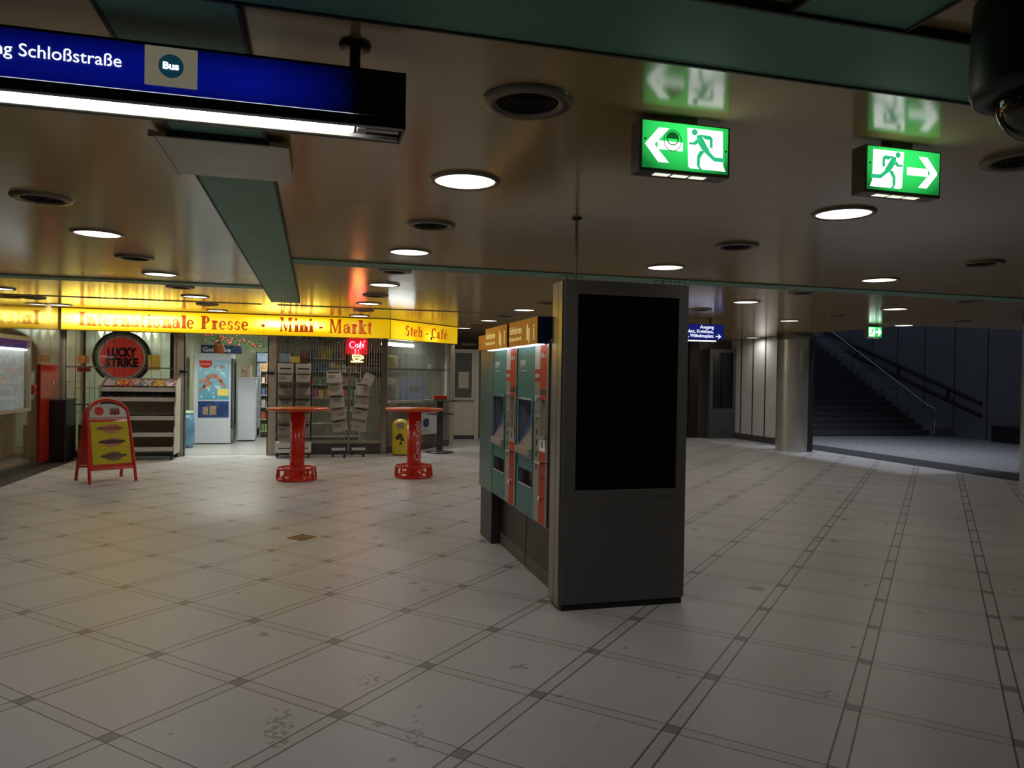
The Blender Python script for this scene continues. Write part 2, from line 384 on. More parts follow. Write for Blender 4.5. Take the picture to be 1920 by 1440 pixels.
# slab-serif lettering of the shop fascia: own glyphs, cap height 1, x-height .68
def serif_text(body, h, depth=0.004, thick=0.20):
    T, t, X = thick, 0.085, 0.68
    def stem(x, y0, y1, feet=True, head=True, w=T, sf=.075):
        L = [[(x, y0), (x+w, y0), (x+w, y1), (x, y1)]]
        if feet: L.append([(x-sf, y0), (x+w+sf, y0), (x+w+sf*.6, y0+t), (x-sf*.6, y0+t)])
        if head: L.append([(x-sf*.6, y1-t), (x+w+sf*.6, y1-t), (x+w+sf, y1), (x-sf, y1)])
        return L
    def hstem(x, y1): return stem(x, 0, y1, True, False) + [[(x-.09, y1-t*1.1), (x+T, y1-t*1.3), (x+T, y1), (x-.09, y1-.01)]]
    def arc(cx, cy, rx, ry, a0, a1, wv=T, wh=t, n=14):
        L = []
        for i in range(n):
            A, B = R(a0 + (a1-a0)*i/n), R(a0 + (a1-a0)*(i+1)/n)
            L.append([(cx+rx*math.cos(A), cy+ry*math.sin(A)), (cx+rx*math.cos(B), cy+ry*math.sin(B)),
                      (cx+(rx-wv)*math.cos(B), cy+(ry-wh)*math.sin(B)), (cx+(rx-wv)*math.cos(A), cy+(ry-wh)*math.sin(A))])
        return L
    def dot(cx, cy, r): return [[(cx+r*math.cos(k*PI/6), cy+r*math.sin(k*PI/6)) for k in range(12)]]
    def archn(x, w): return arc(x+w/2, X-.26, w/2, .27, 0, 150, T, .12)
    G = {
     ' ': (.38, []), '-': (.42, [[(.06,.28),(.36,.32),(.36,.45),(.06,.41)]]), '.': (.3, dot(.15,.42,.13)),
     'I': (.46, stem(.1,0,1,sf=.1)), 'i': (.38, hstem(.1,X)+dot(.2,.88,.11)), 'l': (.38, hstem(.1,1.0)),
     'n': (.74, hstem(.1,X)+archn(.2,.46)+stem(.46,0,X-.26,True,False)),
     'r': (.54, hstem(.1,X)+arc(.36,X-.2,.18,.2,60,160,.1,.1)+dot(.44,X-.11,.095)),
     't': (.45, [[(.12,.1),(.32,.1),(.32,.95),(.12,.78)]]+[[(.02,X-.09),(.42,X-.09),(.42,X),(.02,X)]]+arc(.29,.16,.17,.17,180,310,.17,.09)),
     'e': (.62, arc(.31,.34,.29,.35,40,320,.19,.09)+[[(.12,.30),(.56,.34),(.56,.43),(.12,.39)]]+arc(.31,.40,.27,.28,0,60,.13,.09)),
     'a': (.66, stem(.34,0.03,.5,False,False)+arc(.32,.46,.22,.23,0,165,.14,.09)+dot(.14,.5,.085)+arc(.26,.2,.22,.21,40,340,.17,.08)+[[(.5,.0),(.64,.03),(.64,.12),(.5,.12)]]),
     'o': (.68, arc(.34,.34,.31,.36,0,360,.19,.07,20)),
     's': (.52, arc(.26,.49,.2,.2,50,250,.15,.1)+arc(.26,.19,.22,.2,-125,80,.15,.1)+dot(.42,.55,.06)+dot(.09,.13,.06)),
     'P': (.82, stem(.12,0,1)+arc(.40,.72,.34,.28,-90,90,.2,.08)+[[(.2,.92),(.42,.92),(.42,1),(.2,1)],[(.2,.44),(.42,.44),(.42,.53),(.2,.53)]]),
     'M': (1.12, stem(.1,0,1,w=.12)+stem(.80,0,1,w=.2)+[[(.1,1),(.32,1),(.60,.1),(.50,0)],[(.50,0),(.60,.05),(.86,1),(.76,1)]]),
     'k': (.74, hstem(.1,1.0)+[[(.28,.28),(.52,.62),(.62,.62),(.34,.24)],[(.32,.38),(.5,0),(.72,0),(.44,.46)],[(.45,.6),(.72,.6),(.72,X),(.45,X)],[(.44,0),(.78,0),(.78,t),(.44,t)]]),
     'S': (.66, arc(.32,.73,.25,.27,40,255,.17,.1)+arc(.32,.27,.27,.28,-130,80,.18,.1)+dot(.52,.84,.07)+dot(.09,.17,.07)),
     'h': (.74, hstem(.1,1.0)+archn(.2,.46)+stem(.46,0,X-.26,True,False)),
     'C': (.80, arc(.42,.5,.38,.52,45,315,.2,.09,18)+dot(.66,.8,.08)+[[(.64,.66),(.72,.66),(.72,.98),(.64,.9)]]),
     'f': (.46, stem(.12,0,.8,True,False)+arc(.32,.8,.2,.21,40,180,.16,.09)+dot(.46,.86,.075)+[[(.0,X-.09),(.46,X-.09),(.46,X),(.0,X)]]),
    }
    G['é'] = (G['e'][0], G['e'][1] + [[(.26,.78),(.36,.78),(.52,1.0),(.38,1.0)]])
    mb = MB(); x = 0.0
    for ch in body:
        w, P = G[ch]
        for q in P: mb.prism([(x+a, b) for a, b in q], lambda a, b, k: Vector((a*h, k, b*h)), depth)
        x += w + .045
    mb.width = x * h
    return mb
def fitx(mb, x0, x1):
    a = min(p[0] for p in mb.v); b = max(p[0] for p in mb.v); k = (x1-x0)/(b-a)
    return mb.map(lambda p: (x0+(p[0]-a)*k, p[1], p[2]))

# ================================================================== THE SETTING
struct('floor', MB().add([(-4.6,-4,0),(20,-4,0),(20,20.8,0),(-4.6,20.8,0)], [(0,1,2,3)]), M_FLOOR)
# hall ceiling: L-shape, open above the stairs
struct('ceiling', MB().box(-4.6, 11.2, -4, 18.8, ZC, ZC+.12).box(11.2, 20, -4, 11.9, ZC, ZC+.12), M_CEIL)
# the band of dark stone and the rougher paving outside the hall edge
struct('floor_border_right', MB().box(11.42, 12.4, 4, 18.0, 0, .004), M_DARKB)
struct('floor_outer', MB().box(12.4, 20, -4, 20.8, 0, .004), M_COBBLE)
struct('floor_border_left', MB().box(-4.45, -4.1, -4, 15.2, 0, .004), M_DARKB)
# green bands of the ceiling, standing a little proud of it
def band(n, x0, x1, y0, y1, t=.022, joint=True, m=None):
    o = struct('trim_%d' % n, MB().box(x0, x1, y0, y1, ZC - t, ZC), m or M_GREEN)
    if not joint: return o
    struct('band_joint', MB().box(x0, x1, y0-.012, y0, ZC-t-.006, ZC).box(x0, x1, y1, y1+.012, ZC-t-.006, ZC) if x1-x0 > y1-y0 else
           MB().box(x0-.012, x0, y0, y1, ZC-t-.006, ZC).box(x1, x1+.012, y0, y1, ZC-t-.006, ZC), M_GREENEDGE, o)
    return o
band(1, -.64, -.24, 2.345, 12.0, .03)
band(2, -4.45, 11.2, 1.93, 2.33, .026)
band(3, 1.36, 1.76, -2, 1.915, .022)
band(4, -4.45, -.655, 10.03, 10.36, .012, False)
band(5, -.225, 9.2, 7.50, 7.84, .012, False)
band(6, -4.45, -.85, 12.74, 12.79, .010, False, M_STRIPL)
band(16, -.60, 6.0, 12.74, 12.79, .010, False, M_STRIPL)
# walls
struct('wall_left', MB().box(-4.65, -4.45, -4, 20.8, 0, ZC), M_WALLL)
struct('baseboard_left', MB().box(-4.45, -4.43, -4, 15.1, 0, .10), M_DARKB)
struct('wall_back', MB().box(3.1, 11.55, 18.6, 18.8, 0, ZC), M_WALLB)
struct('baseboard_back', MB().box(4.2, 10.4, 18.58, 18.6, 0, .12), M_DARKB)
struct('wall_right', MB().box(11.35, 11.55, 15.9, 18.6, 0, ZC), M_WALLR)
struct('baseboard_right', MB().box(11.33, 11.35, 15.9, 18.6, 0, .16), M_DARKB)
struct('wall_near', MB().box(-4.65, 20, -4.2, -4, 0, ZC), M_WALLB)
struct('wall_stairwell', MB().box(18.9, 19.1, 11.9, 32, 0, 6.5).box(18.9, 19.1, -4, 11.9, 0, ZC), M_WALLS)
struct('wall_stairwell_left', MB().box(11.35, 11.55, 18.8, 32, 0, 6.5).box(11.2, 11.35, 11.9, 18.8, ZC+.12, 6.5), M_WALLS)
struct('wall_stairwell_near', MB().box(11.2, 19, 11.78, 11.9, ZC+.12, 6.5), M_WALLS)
struct('wall_stairwell_far', MB().box(11.35, 19, 31, 31.2, 3, 6.5), M_WALLS)
struct('ceiling_stairwell', MB().box(11.2, 19.1, 11.78, 16, 6.5, 6.6), M_DGREY)
# added unseen lamps, standing in for cold light from the stair opening
for k, (lx, ly, lab) in enumerate(((12.9, 13.4, 'nearer added unseen lamp, standing in for cold light from the stair opening'), (12.9, 15.4, 'farther added unseen lamp, standing in for cold light from the stair opening'))):
    STAIR_FILLS = [(lx, ly, lab)] if k == 0 else STAIR_FILLS + [(lx, ly, lab)]
# stairs up to the street
st = MB()
for k in range(22): st.box(12.4, 18.3, 18.6 + .31*k, 18.6 + .31*(k+1) + .01, 0, .17*(k+1))
struct('stairs', st, mat('dark_step_stone', (0.10, 0.10, 0.105), .5, var=.2, vscale=20))
struct('trim_7', MB().add([(18.3,18.4,0),(18.9,18.4,0),(18.9,25.5,0),(18.3,25.5,0),(18.3,18.4,.25),(18.9,18.4,.25),(18.9,25.5,4.1),(18.3,25.5,4.1)],
       [(0,3,2,1),(4,5,6,7),(0,1,5,4),(1,2,6,5),(2,3,7,6),(3,0,4,7)]), M_WALLS)
# shop room
shop_poly = [(-4.45,15.2),(1.4,15.2),(3.1,16.9),(3.1,20.6),(-4.45,20.6)]
def P2(poly, z0, z1): return MB().prism(poly, lambda a, b, k: Vector((a, b, z1-k)), z1-z0)
struct('floor_shop', P2([(-4.4,15.32),(1.3,15.32),(3.0,16.95),(3.0,20.5),(-4.4,20.5)], 0, .006), M_SHOPF)
struct('ceiling_shop', P2([(-4.44,15.24),(1.38,15.24),(3.08,16.94),(3.08,20.58),(-4.44,20.58)], ZC-.06, ZC-.005), mat('shop_ceiling', (0.6,0.6,0.52), .5, var=.04))
struct('wall_shop_back', MB().box(-4.45, 3.1, 20.6, 20.8, 0, ZC), M_SHOPW)
struct('wall_shop_right', MB().box(3.02, 3.14, 16.95, 20.6, 0, ZC), M_WALLB)
struct('wall_shop_partition', MB().box(-2.86, -2.78, 17.3, 20.6, 0, ZC), M_SHOPW)

# ================================================================== CEILING LAMPS AND VENTS
def lamp_base():
    t = thing('ceiling_downlight', '', 'ceiling light', (0,0,0), 0, 'round downlights in the ceiling')
    obj('trim_ring', MB().lathe([(.172,-.010),(.176,-.016),(.195,-.014),(.205,0.002)], n=40), M_RING, t)
    obj('diffuser', MB().lathe([(.0,-.006),(.172,-.006),(.174,0.0)], n=40), M_LAMPEMIT, t)
    return t
def add_light(parent, power, size, spread, col=(1.0, .94, .86), z=-.02, shape='DISK', sy=None, rot=None):
    ld = bpy.data.lights.new('lamp_light', 'AREA'); ld.shape = shape; ld.size = size
    if sy: ld.size_y = sy
    ld.energy = power; ld.color = col; ld.spread = R(spread)
    lo = bpy.data.objects.new('lamp_light', ld); C.objects.link(lo); lo.parent = parent; lo.location = (0, 0, z)
    if rot: lo.rotation_euler = rot
    return lo
LX = [.82 + 2.55*i for i in range(-2, 5)]; LY = [4.17 + 2.567*j for j in range(6)]
LAMPS = {  # (i,j): label
 (-1,0): 'downlight cut by the left picture edge, below the blue bus sign',
 (0,0): 'largest lit downlight, left of centre, in front of the left exit sign',
 (1,0): 'large lit downlight below and between the two green exit signs',
 (-1,1): 'lit downlight at the left, left of the long green ceiling strip',
 (0,1): 'second lit downlight behind the largest one, right of the green strip',
 (1,1): 'lit downlight just above the right top corner of the dark pillar',
 (-1,2): 'lit downlight left of the green strip, second in its row going back',
 (2,1): 'lit downlight far right, below the right exit sign',
 (0,2): 'lit downlight above the café end of the yellow fascia, third in its row',
 (-1,3): 'lit downlight above the word Presse, left of the green strip end',
 (1,2): 'downlight above the ticket machines, hidden behind the dark pillar',
 (2,2): 'lit downlight right of the pillar, above the small blue exit direction sign',
 (1,3): 'lit downlight above the orange ticket machine headers',
 (0,3): 'lit downlight in front of the red neon reflection above Mini - Markt',
 (-1,4): 'lit downlight right in front of the yellow fascia, above Presse',
 (-2,3): 'lit downlight at the left picture edge in front of the yellow fascia',
 (-2,4): 'lit downlight in the left corner where fascia and tan wall meet',
 (3,2): 'lit downlight to the right of the distant small exit sign, upper of two',
 (3,3): 'lit downlight in front of the round steel column',
 (1,4): 'small lit downlight left of the ticket machines, beyond the café sign',
 (4,3): 'lit downlight at the hall edge, right beside the distant exit sign, lower of two',
 (0,4): 'lit downlight touching the fascia above the word Markt',
 (1,5): 'farthest small lit downlight beside the café door',
 (4,5): 'small lit downlight above the pale ribbed wall behind the column',
 (2,3): 'downlight in the middle of the hall, hidden behind the dark pillar',
 (2,4): 'downlight behind the ticket machines, hidden by the dark pillar',
 (2,5): 'farthest hidden downlight before the back wall, behind the pillar',
 (3,5): 'hidden downlight near the distant display pillar',
 (3,4): 'downlight behind the small blue exit direction sign',
}
proto = None
for (i, j), lab in LAMPS.items():
    loc = (LX[i+2], LY[j], ZC)
    if proto is None:
        proto = lamp_base(); proto.location = loc; proto['label'] = lab; t = proto; src = proto
        light = add_light(None, LAMP_W, .344, 165); light.parent = proto; ldata = light.data
    else:
        t = dup(proto, loc, 0, lab)
VENTS = {
 (0,0): 'largest round dark vent, beside the end of the blue bus sign', (1,0): 'round dark vent cut by the right picture edge',
 (-1,1): 'dark round vent at the left picture edge below the bus sign', (0,1): 'dark round vent behind the largest lit downlight',
 (1,1): 'dark round vent between the middle exit sign and the pillar top', (-1,2): 'dark round vent left of the green strip, second in its row',
 (0,2): 'dark round vent in front of the white café lamp reflection', (2,1): 'dark round vent at the far right, below the right exit sign',
 (-2,4): 'dark round vent above the tan wall corner on the left', (2,2): 'dark round vent right of the pillar, near the round column row',
 (-1,3): 'dark round vent above Presse, left of the green strip', (-1,4): 'narrow dark vent close to the fascia above Presse',
 (0,3): 'dark round vent in front of the neon reflection above Markt', (0,4): 'narrow dark vent close to the fascia above Markt',
 (1,3): 'dark vent above the nearer ticket machine header', (1,4): 'dark vent beyond the ticket machine headers', 
 (2,3): 'dark vent above the small blue exit direction sign', (3,2): 'dark vent at the far right over the stair opening side',
 (3,3): 'dark vent in front of the distant small exit sign', (4,3): 'farthest dark vent at the right, at the hall edge',
 (1,5): 'small dark vent near the café door',
}
vp = None
for (i, j), lab in VENTS.items():
    loc = (LX[i+2], LY[j] - 1.28, ZC)
    if vp is None:
        vp = thing('ceiling_vent', lab, 'vent', loc, 0, 'round dark vents in the ceiling')
        obj('trim_ring', MB().lathe([(.125,-.012),(.135,-.022),(.175,-.020),(.185,0.002)], n=40), M_RING, vp)
        g_ = MB().lathe([(.0,-.004),(.128,-.004)], n=32)
        for r_ in (.03,.055,.08,.105): g_.lathe([(r_,-.004),(r_+.004,-.014),(r_+.010,-.014),(r_+.012,-.004)], n=32)
        obj('grille', g_, M_VENT, vp)
    else: dup(vp, loc, 0, lab)

# cream access panel on the green strip
t = thing('access_panel', 'cream rectangular access panel on the green ceiling strip below the bus sign', 'panel', (-.43, 4.0, ZC))
obj('cover', MB().box(-.72,-.15,3.67,4.33,ZC-.055,ZC-.0305), M_CREAM, t, True, .004)
for x0 in (-.74, -.155): obj('frame_side', MB().box(x0,x0+.025,3.66,4.34,ZC-.060,ZC-.0305), M_ALU, t, True)
obj('hinge', MB().box(-.66,-.22,3.635,3.66,ZC-.062,ZC-.0305), M_BLACK, t, True)

# ================================================================== BLUE DIRECTION SIGN WITH LAMP
BV = 2.5
t = thing('direction_sign', 'long blue illuminated hanging sign reading Schloßstraße and Bus', 'sign', (-.6, BV, 2.44))
hs = MB().box(-3.2,.285,BV,BV+.17,2.622,2.632).box(-3.2,.285,BV+.16,BV+.17,2.445,2.632).box(-3.2,.285,BV,BV+.012,2.445,2.478).box(.277,.285,BV,BV+.17,2.445,2.632).box(-3.2,.285,BV,BV+.17,2.49,2.495)
obj('housing', hs, mat('sign_housing', (.018,.02,.035), .35, metal=.3, var=.1), t, True)
mblue, nt, b = nodes('blue_lit_face'); g = NG(nt); x, y, z = g.xyz()
fx_ = g.m('MULTIPLY', g.m('SUBTRACT', .72, x), 3.2, clamp=True)
fz_ = g.m('SUBTRACT', 1.0, g.m('MULTIPLY', g.m('POWER', g.m('DIVIDE', g.m('SUBTRACT', z, .10), .085), 2.0), .75))
fl_ = g.m('ADD', .55, g.m('MULTIPLY', g.noise(2.4, 1), .9))
nt.links.new(g.m('MULTIPLY', g.m('MULTIPLY', fx_, fz_), fl_), b.inputs['Emission Strength'])
b.inputs['Emission Color'].default_value = (.001, .004, .16, 1); b.inputs['Base Color'].default_value = (.003, .005, .035, 1); b.inputs['Roughness'].default_value = .5
obj('face_panel', MB().box(-3.2,.283,BV-.004,BV,2.480,2.622), mblue, t, True)
M_GLOW = mat('lit_white_letters', (.8,.8,.85), .4, emit=(.85,.9,1.0), es=1.15, var=.02)
L_ = text_mb('ng Schloßstraße', .054, .001, .0); fitx(L_, -.918, -.580)
obj('lettering', at(L_, (0, BV-.006, 2.543)), M_GLOW, t, True)
pl = obj('bus_plate', MB().box(-.515,-.365,BV-.008,BV-.004,2.500,2.620), mat('dim_plate', (.45,.42,.34), .5, var=.15, emit=(.5,.46,.32), es=.24), t, True)
dd = MB().cyl((-.440,BV-.008,2.562), (-.440,BV-.011,2.562), .036, n=32)
obj('bus_disc', dd, mat('petrol_disc', (.01,.06,.09), .5, var=.1, emit=(.01,.09,.14), es=.3), pl, True)
L_ = text_mb('Bus', .029, .001, .0012); fitx(L_, -.463, -.417)
obj('bus_lettering', at(L_, (0, BV-.013, 2.552)), M_GLOW, pl, True)
obj('tube_lamp', MB().box(-3.2,.12,BV+.030,BV+.118,2.449,2.470), mat('tube_glow', (1,1,1), .4, emit=(.86,.92,1.0), es=7.0), t, True, .008)
obj('front_lip', MB().box(-3.2,.277,BV+.0125,BV+.029,2.446,2.452), mat('lip_grey', (.30,.29,.30), .5), t, True)
obj('lamp_holder', MB().box(.13,.16,BV+.05,BV+.10,2.447,2.49).box(.16,.27,BV+.06,BV+.09,2.452,2.468).box(-3.2,.275,BV+.14,BV+.16,2.447,2.46), M_CREAM, t, True)
for x0 in (.12, -1.4): obj('hanger', MB().cyl((x0,BV+.085,2.632),(x0,BV+.085,ZC),.018).lathe([(.0,-.012),(.05,-.012),(.055,0)],(x0,BV+.085,ZC)), M_BLACK, t, True)

# ================================================================== EXIT SIGNS
M_EG = None
def exit_green():
    m, nt, b = nodes('exit_green'); g = NG(nt); x, y, z = g.xyz()
    dx = g.m('POWER', g.m('DIVIDE', x, .21), 2.0); dz = g.m('POWER', g.m('DIVIDE', g.m('SUBTRACT', z, -.04), .16), 2.0)
    s_ = g.m('SUBTRACT', 1.0, g.m('MULTIPLY', g.m('ADD', dx, dz), .62), clamp=True)
    nt.links.new(g.m('ADD', .22, g.m('MULTIPLY', s_, .95)), b.inputs['Emission Strength'])
    b.inputs['Emission Color'].default_value = (.035, .80, .14, 1); b.inputs['Base Color'].default_value = (.01, .2, .05, 1); b.inputs['Roughness'].default_value = .3
    return m
M_EG = exit_green()
M_EW = mat('exit_white', (.8,.8,.8), .4, emit=(.88,1.0,.92), es=2.2, var=.02)
def exit_sign(loc, lab, right, w=.40, h=.20, sticker=False, name='exit_sign', rotz=0):
    """origin: middle of the face, top edge; front towards -y"""
    t = thing(name, lab, 'sign', loc, rotz)
    obj('housing', MB().box(-w/2-.012,w/2+.012,.0,.09,-h-.018,.0).box(-.06,.06,.01,.08,0,ZC-loc[2]), mat('exit_housing', (.17,.15,.13), .4, var=.05), t, bevel=.004)
    obj('face', MB().box(-w/2,w/2,-.004,0,-h-.004,-.008), M_EG, t)
    k = 1 if right else -1; zc = -h/2-.006
    def pp(poly, y=-.0055, d=.0012):
        mb = MB()
        for q in poly: mb.prism([(k*a*w, b*h) for a, b in q], lambda a, b, e: Vector((a, y+e, zc+b)), d)
        return mb
    arrow = [[(.04,-.09),(.33,-.09),(.33,.09),(.04,.09)], [(.20,.36),(.32,.36),(.475,0),(.37,-.0)], [(.20,-.36),(.32,-.36),(.475,0),(.37,0)]]
    obj('arrow', pp(arrow), M_EW, t)
    door = [[(-.44,-.30),(-.05,-.42),(-.03,-.40),(-.01,.42),(-.43,.42)], [(-.47,-.43),(-.05,-.43),(-.05,-.36),(-.44,-.30)]]
    d = obj('door_pictogram', pp(door), M_EW, t)
    man = [[(-.16,.30),(-.28,.30),(-.31,.25),(-.31,.04),(-.275,.04),(-.275,.21),(-.22,.21)], [(-.12,.28),(-.17,.30),(-.28,-.04),(-.20,-.06),(-.12,.16)],
           [(-.27,-.04),(-.34,-.15),(-.46,-.15),(-.46,-.24),(-.33,-.24),(-.21,-.06)], [(-.22,-.04),(-.165,-.20),(-.165,-.38),(-.195,-.44),(-.155,-.44),(-.125,-.36),(-.125,-.17),(-.16,-.04)],
           [(-.14,.24),(-.08,.12),(-.03,.12),(-.03,.07),(-.11,.07),(-.16,.16)]]
    mm = pp(man, -.0070)
    mm.cyl((k*-.095*w,-.0055,zc+.34*h), (k*-.095*w,-.0070,zc+.34*h), .052*h*1.3, n=16)
    obj('running_figure', mm, mat('exit_figure', (.01,.3,.12), .4, emit=(.05,.85,.35), es=.6, var=.02), d)
    sl = MB()
    for q in (-1,0,1): sl.box(q*.085-.036-.02*w,q*.085+.036-.02*w,.02,.055,-h-.0195,-h-.0180)
    obj('downlight_slot', sl, mat('slot_glow', (.9,.9,.8), .4, emit=(.9,.92,.75), es=1.0), t)
    obj('screw', MB().cyl((-w*.475,-.004,zc+.02),(-w*.475,-.0075,zc+.02),.004,n=10).cyl((w*.475,-.004,zc-.0),(w*.475,-.0075,zc-.0),.004,n=10), M_BLACK, t)
    if sticker:
        cx = -.065; s_ = MB().tube([(cx+.026*math.cos(a*PI/12), -.0075, zc+.03+.026*math.sin(a*PI/12)) for a in range(24)], .0025, 6, True)
        s_.tube([(cx+.040*math.cos(a*PI/12), -.0075, zc+.022+.044*math.sin(a*PI/12)) for a in range(24)], .0018, 6, True)
        s_.prism([(.030*math.cos(a*PI/12), .030*math.sin(a*PI/12)) for a in range(0,13)], lambda a, b, e: Vector((cx+a, -.0072+e, zc+.030+b)), .001)
        obj('round_sticker', s_, mat('sticker_green', (.01,.08,.02), .5, emit=(.01,.16,.03), es=.6), t)
    return t
exit_sign((1.515, 2.86, 2.712), 'green exit sign with arrow to the left and a round sticker', False, sticker=True)
exit_sign((2.635, 2.86, 2.712), 'green exit sign with arrow to the right, upper right of the picture', True)
exit_sign((10.47, 12.0, 2.70), 'small distant exit sign at the hall edge by the stairs', True, w=.31, h=.20)

# dome camera, upper right corner
t = thing('dome_camera', 'black dome surveillance camera hanging from the ceiling at the upper right corner', 'camera', (1.99, 1.64, ZC))
obj('housing', MB().lathe([(0,0),(.16,0),(.18,-.02),(.185,-.10),(.188,-.27),(.175,-.30),(.125,-.31),(.12,-.30)], n=48), M_BLACK, t)
obj('inner_ball', MB().lathe([(0.0,-.40),(.04,-.395),(.08,-.37),(.10,-.33),(.10,-.30)], n=32), M_DGREY, t)
obj('dome', MB().lathe([(0.0,-.43)] + [(.122*math.sin(a*PI/24), -.305-.125*math.cos(a*PI/24)) for a in range(1,13)], n=48), glass_material('dome_glass', (.35,.35,.36), .25), t)

# small far blue sign behind the pillar
t = thing('direction_sign', 'small distant blue hanging sign pointing right to the exit', 'sign', (6.6, 12.0, 2.3))
obj('housing', MB().box(5.6,7.19,12.0,12.12,2.33,2.62), M_NAVY, t, True)
obj('face_panel', MB().box(5.6,7.18,11.995,12.0,2.345,2.615), mat('blue_dim_face', (.008,.012,.10), .4, emit=(.006,.012,.16), es=.8), t, True)
for q, (s_, zz, xx) in enumerate((('Ausgang', 2.545, 6.98), ('platz, Kreishaus,', 2.465, 6.98), ('w, Wilhelmsplatz', 2.385, 6.98))):
    L_ = text_mb(s_, .082, .001, .001, 'RIGHT')
    obj('lettering', at(L_, (xx, 11.990, zz)), M_GLOW, t, True)
obj('arrow', MB().obox((7.075,11.992,2.405),(.10,.003,.014)).obox((7.10,11.992,2.423),(.065,.003,.014),(0,R(45),0)).obox((7.10,11.992,2.387),(.065,.003,.014),(0,R(-45),0)), M_GLOW, t, True)
obj('tube_lamp', MB().box(5.6,7.05,12.02,12.08,2.315,2.33), mat('tube_dim', (1,1,1), .4, emit=(.9,.95,1.0), es=3.0), t, True)
obj('hanger', MB().cyl((6.95,12.06,2.62),(6.95,12.06,ZC),.018), M_BLACK, t, True)

# ================================================================== INFORMATION PILLAR (big dark one)
t = thing('information_pillar', 'tall dark grey information pillar with a switched-off black screen', 'pillar', (2.12, 4.93, 0))
obj('housing', MB().box(1.66,2.60,4.835,5.05,.03,2.30), M_PILLAR, t, True, .008)
obj('side_panel', MB().box(1.648,1.66,4.842,4.93,.03,2.29).box(1.648,1.66,4.938,5.05,.03,2.29), M_PSIDE, t, True)
obj('bezel', MB().box(1.665,1.755,4.815,4.835,.05,2.295).box(2.525,2.598,4.815,4.835,.05,2.295).box(1.755,2.525,4.815,4.835,2.20,2.295).box(1.755,2.525,4.815,4.835,.05,.835), M_PILLAR, t, True)
obj('screen', MB().box(1.755,2.525,4.828,4.834,.835,2.20), M_SCREEN, t, True)
obj('plinth', MB().box(1.67,2.59,4.83,5.04,0,.03), M_BLACK, t, True)
L_ = text_mb('wall', .045, .0004); 
obj('maker_mark', MB().box(2.32,2.48,4.8142,4.815,.765,.795), mat('faint_mark', (.10,.098,.095), .4), t, True)
wr = MB()
for x0 in (1.68,1.74,1.80,2.42,2.48,2.54,2.585):
    wr.tube([(x0,4.86,2.30),(x0,4.86,2.345),(x0+.05,4.86,2.345)], .0025, 6).tube([(x0,5.0,2.30),(x0,5.0,2.345),(x0+.05,5.0,2.345)], .0025, 6)
obj('bird_wire', wr, M_DGREY, t, True)
t = thing('cable_conduit', 'thin grey cable conduit from the pillar top to the ceiling', 'pipe', (1.77, 4.90, 2.30))
obj('tube', MB().cyl((1.765,4.90,2.301),(1.765,4.90,ZC),.011,n=12), mat('conduit_grey', (.38,.35,.29), .45), t, True)
obj('flange', MB().lathe([(.012,-.02),(.035,-.012),(.035,0)],(1.765,4.90,ZC),n=20), M_DGREY, t, True)

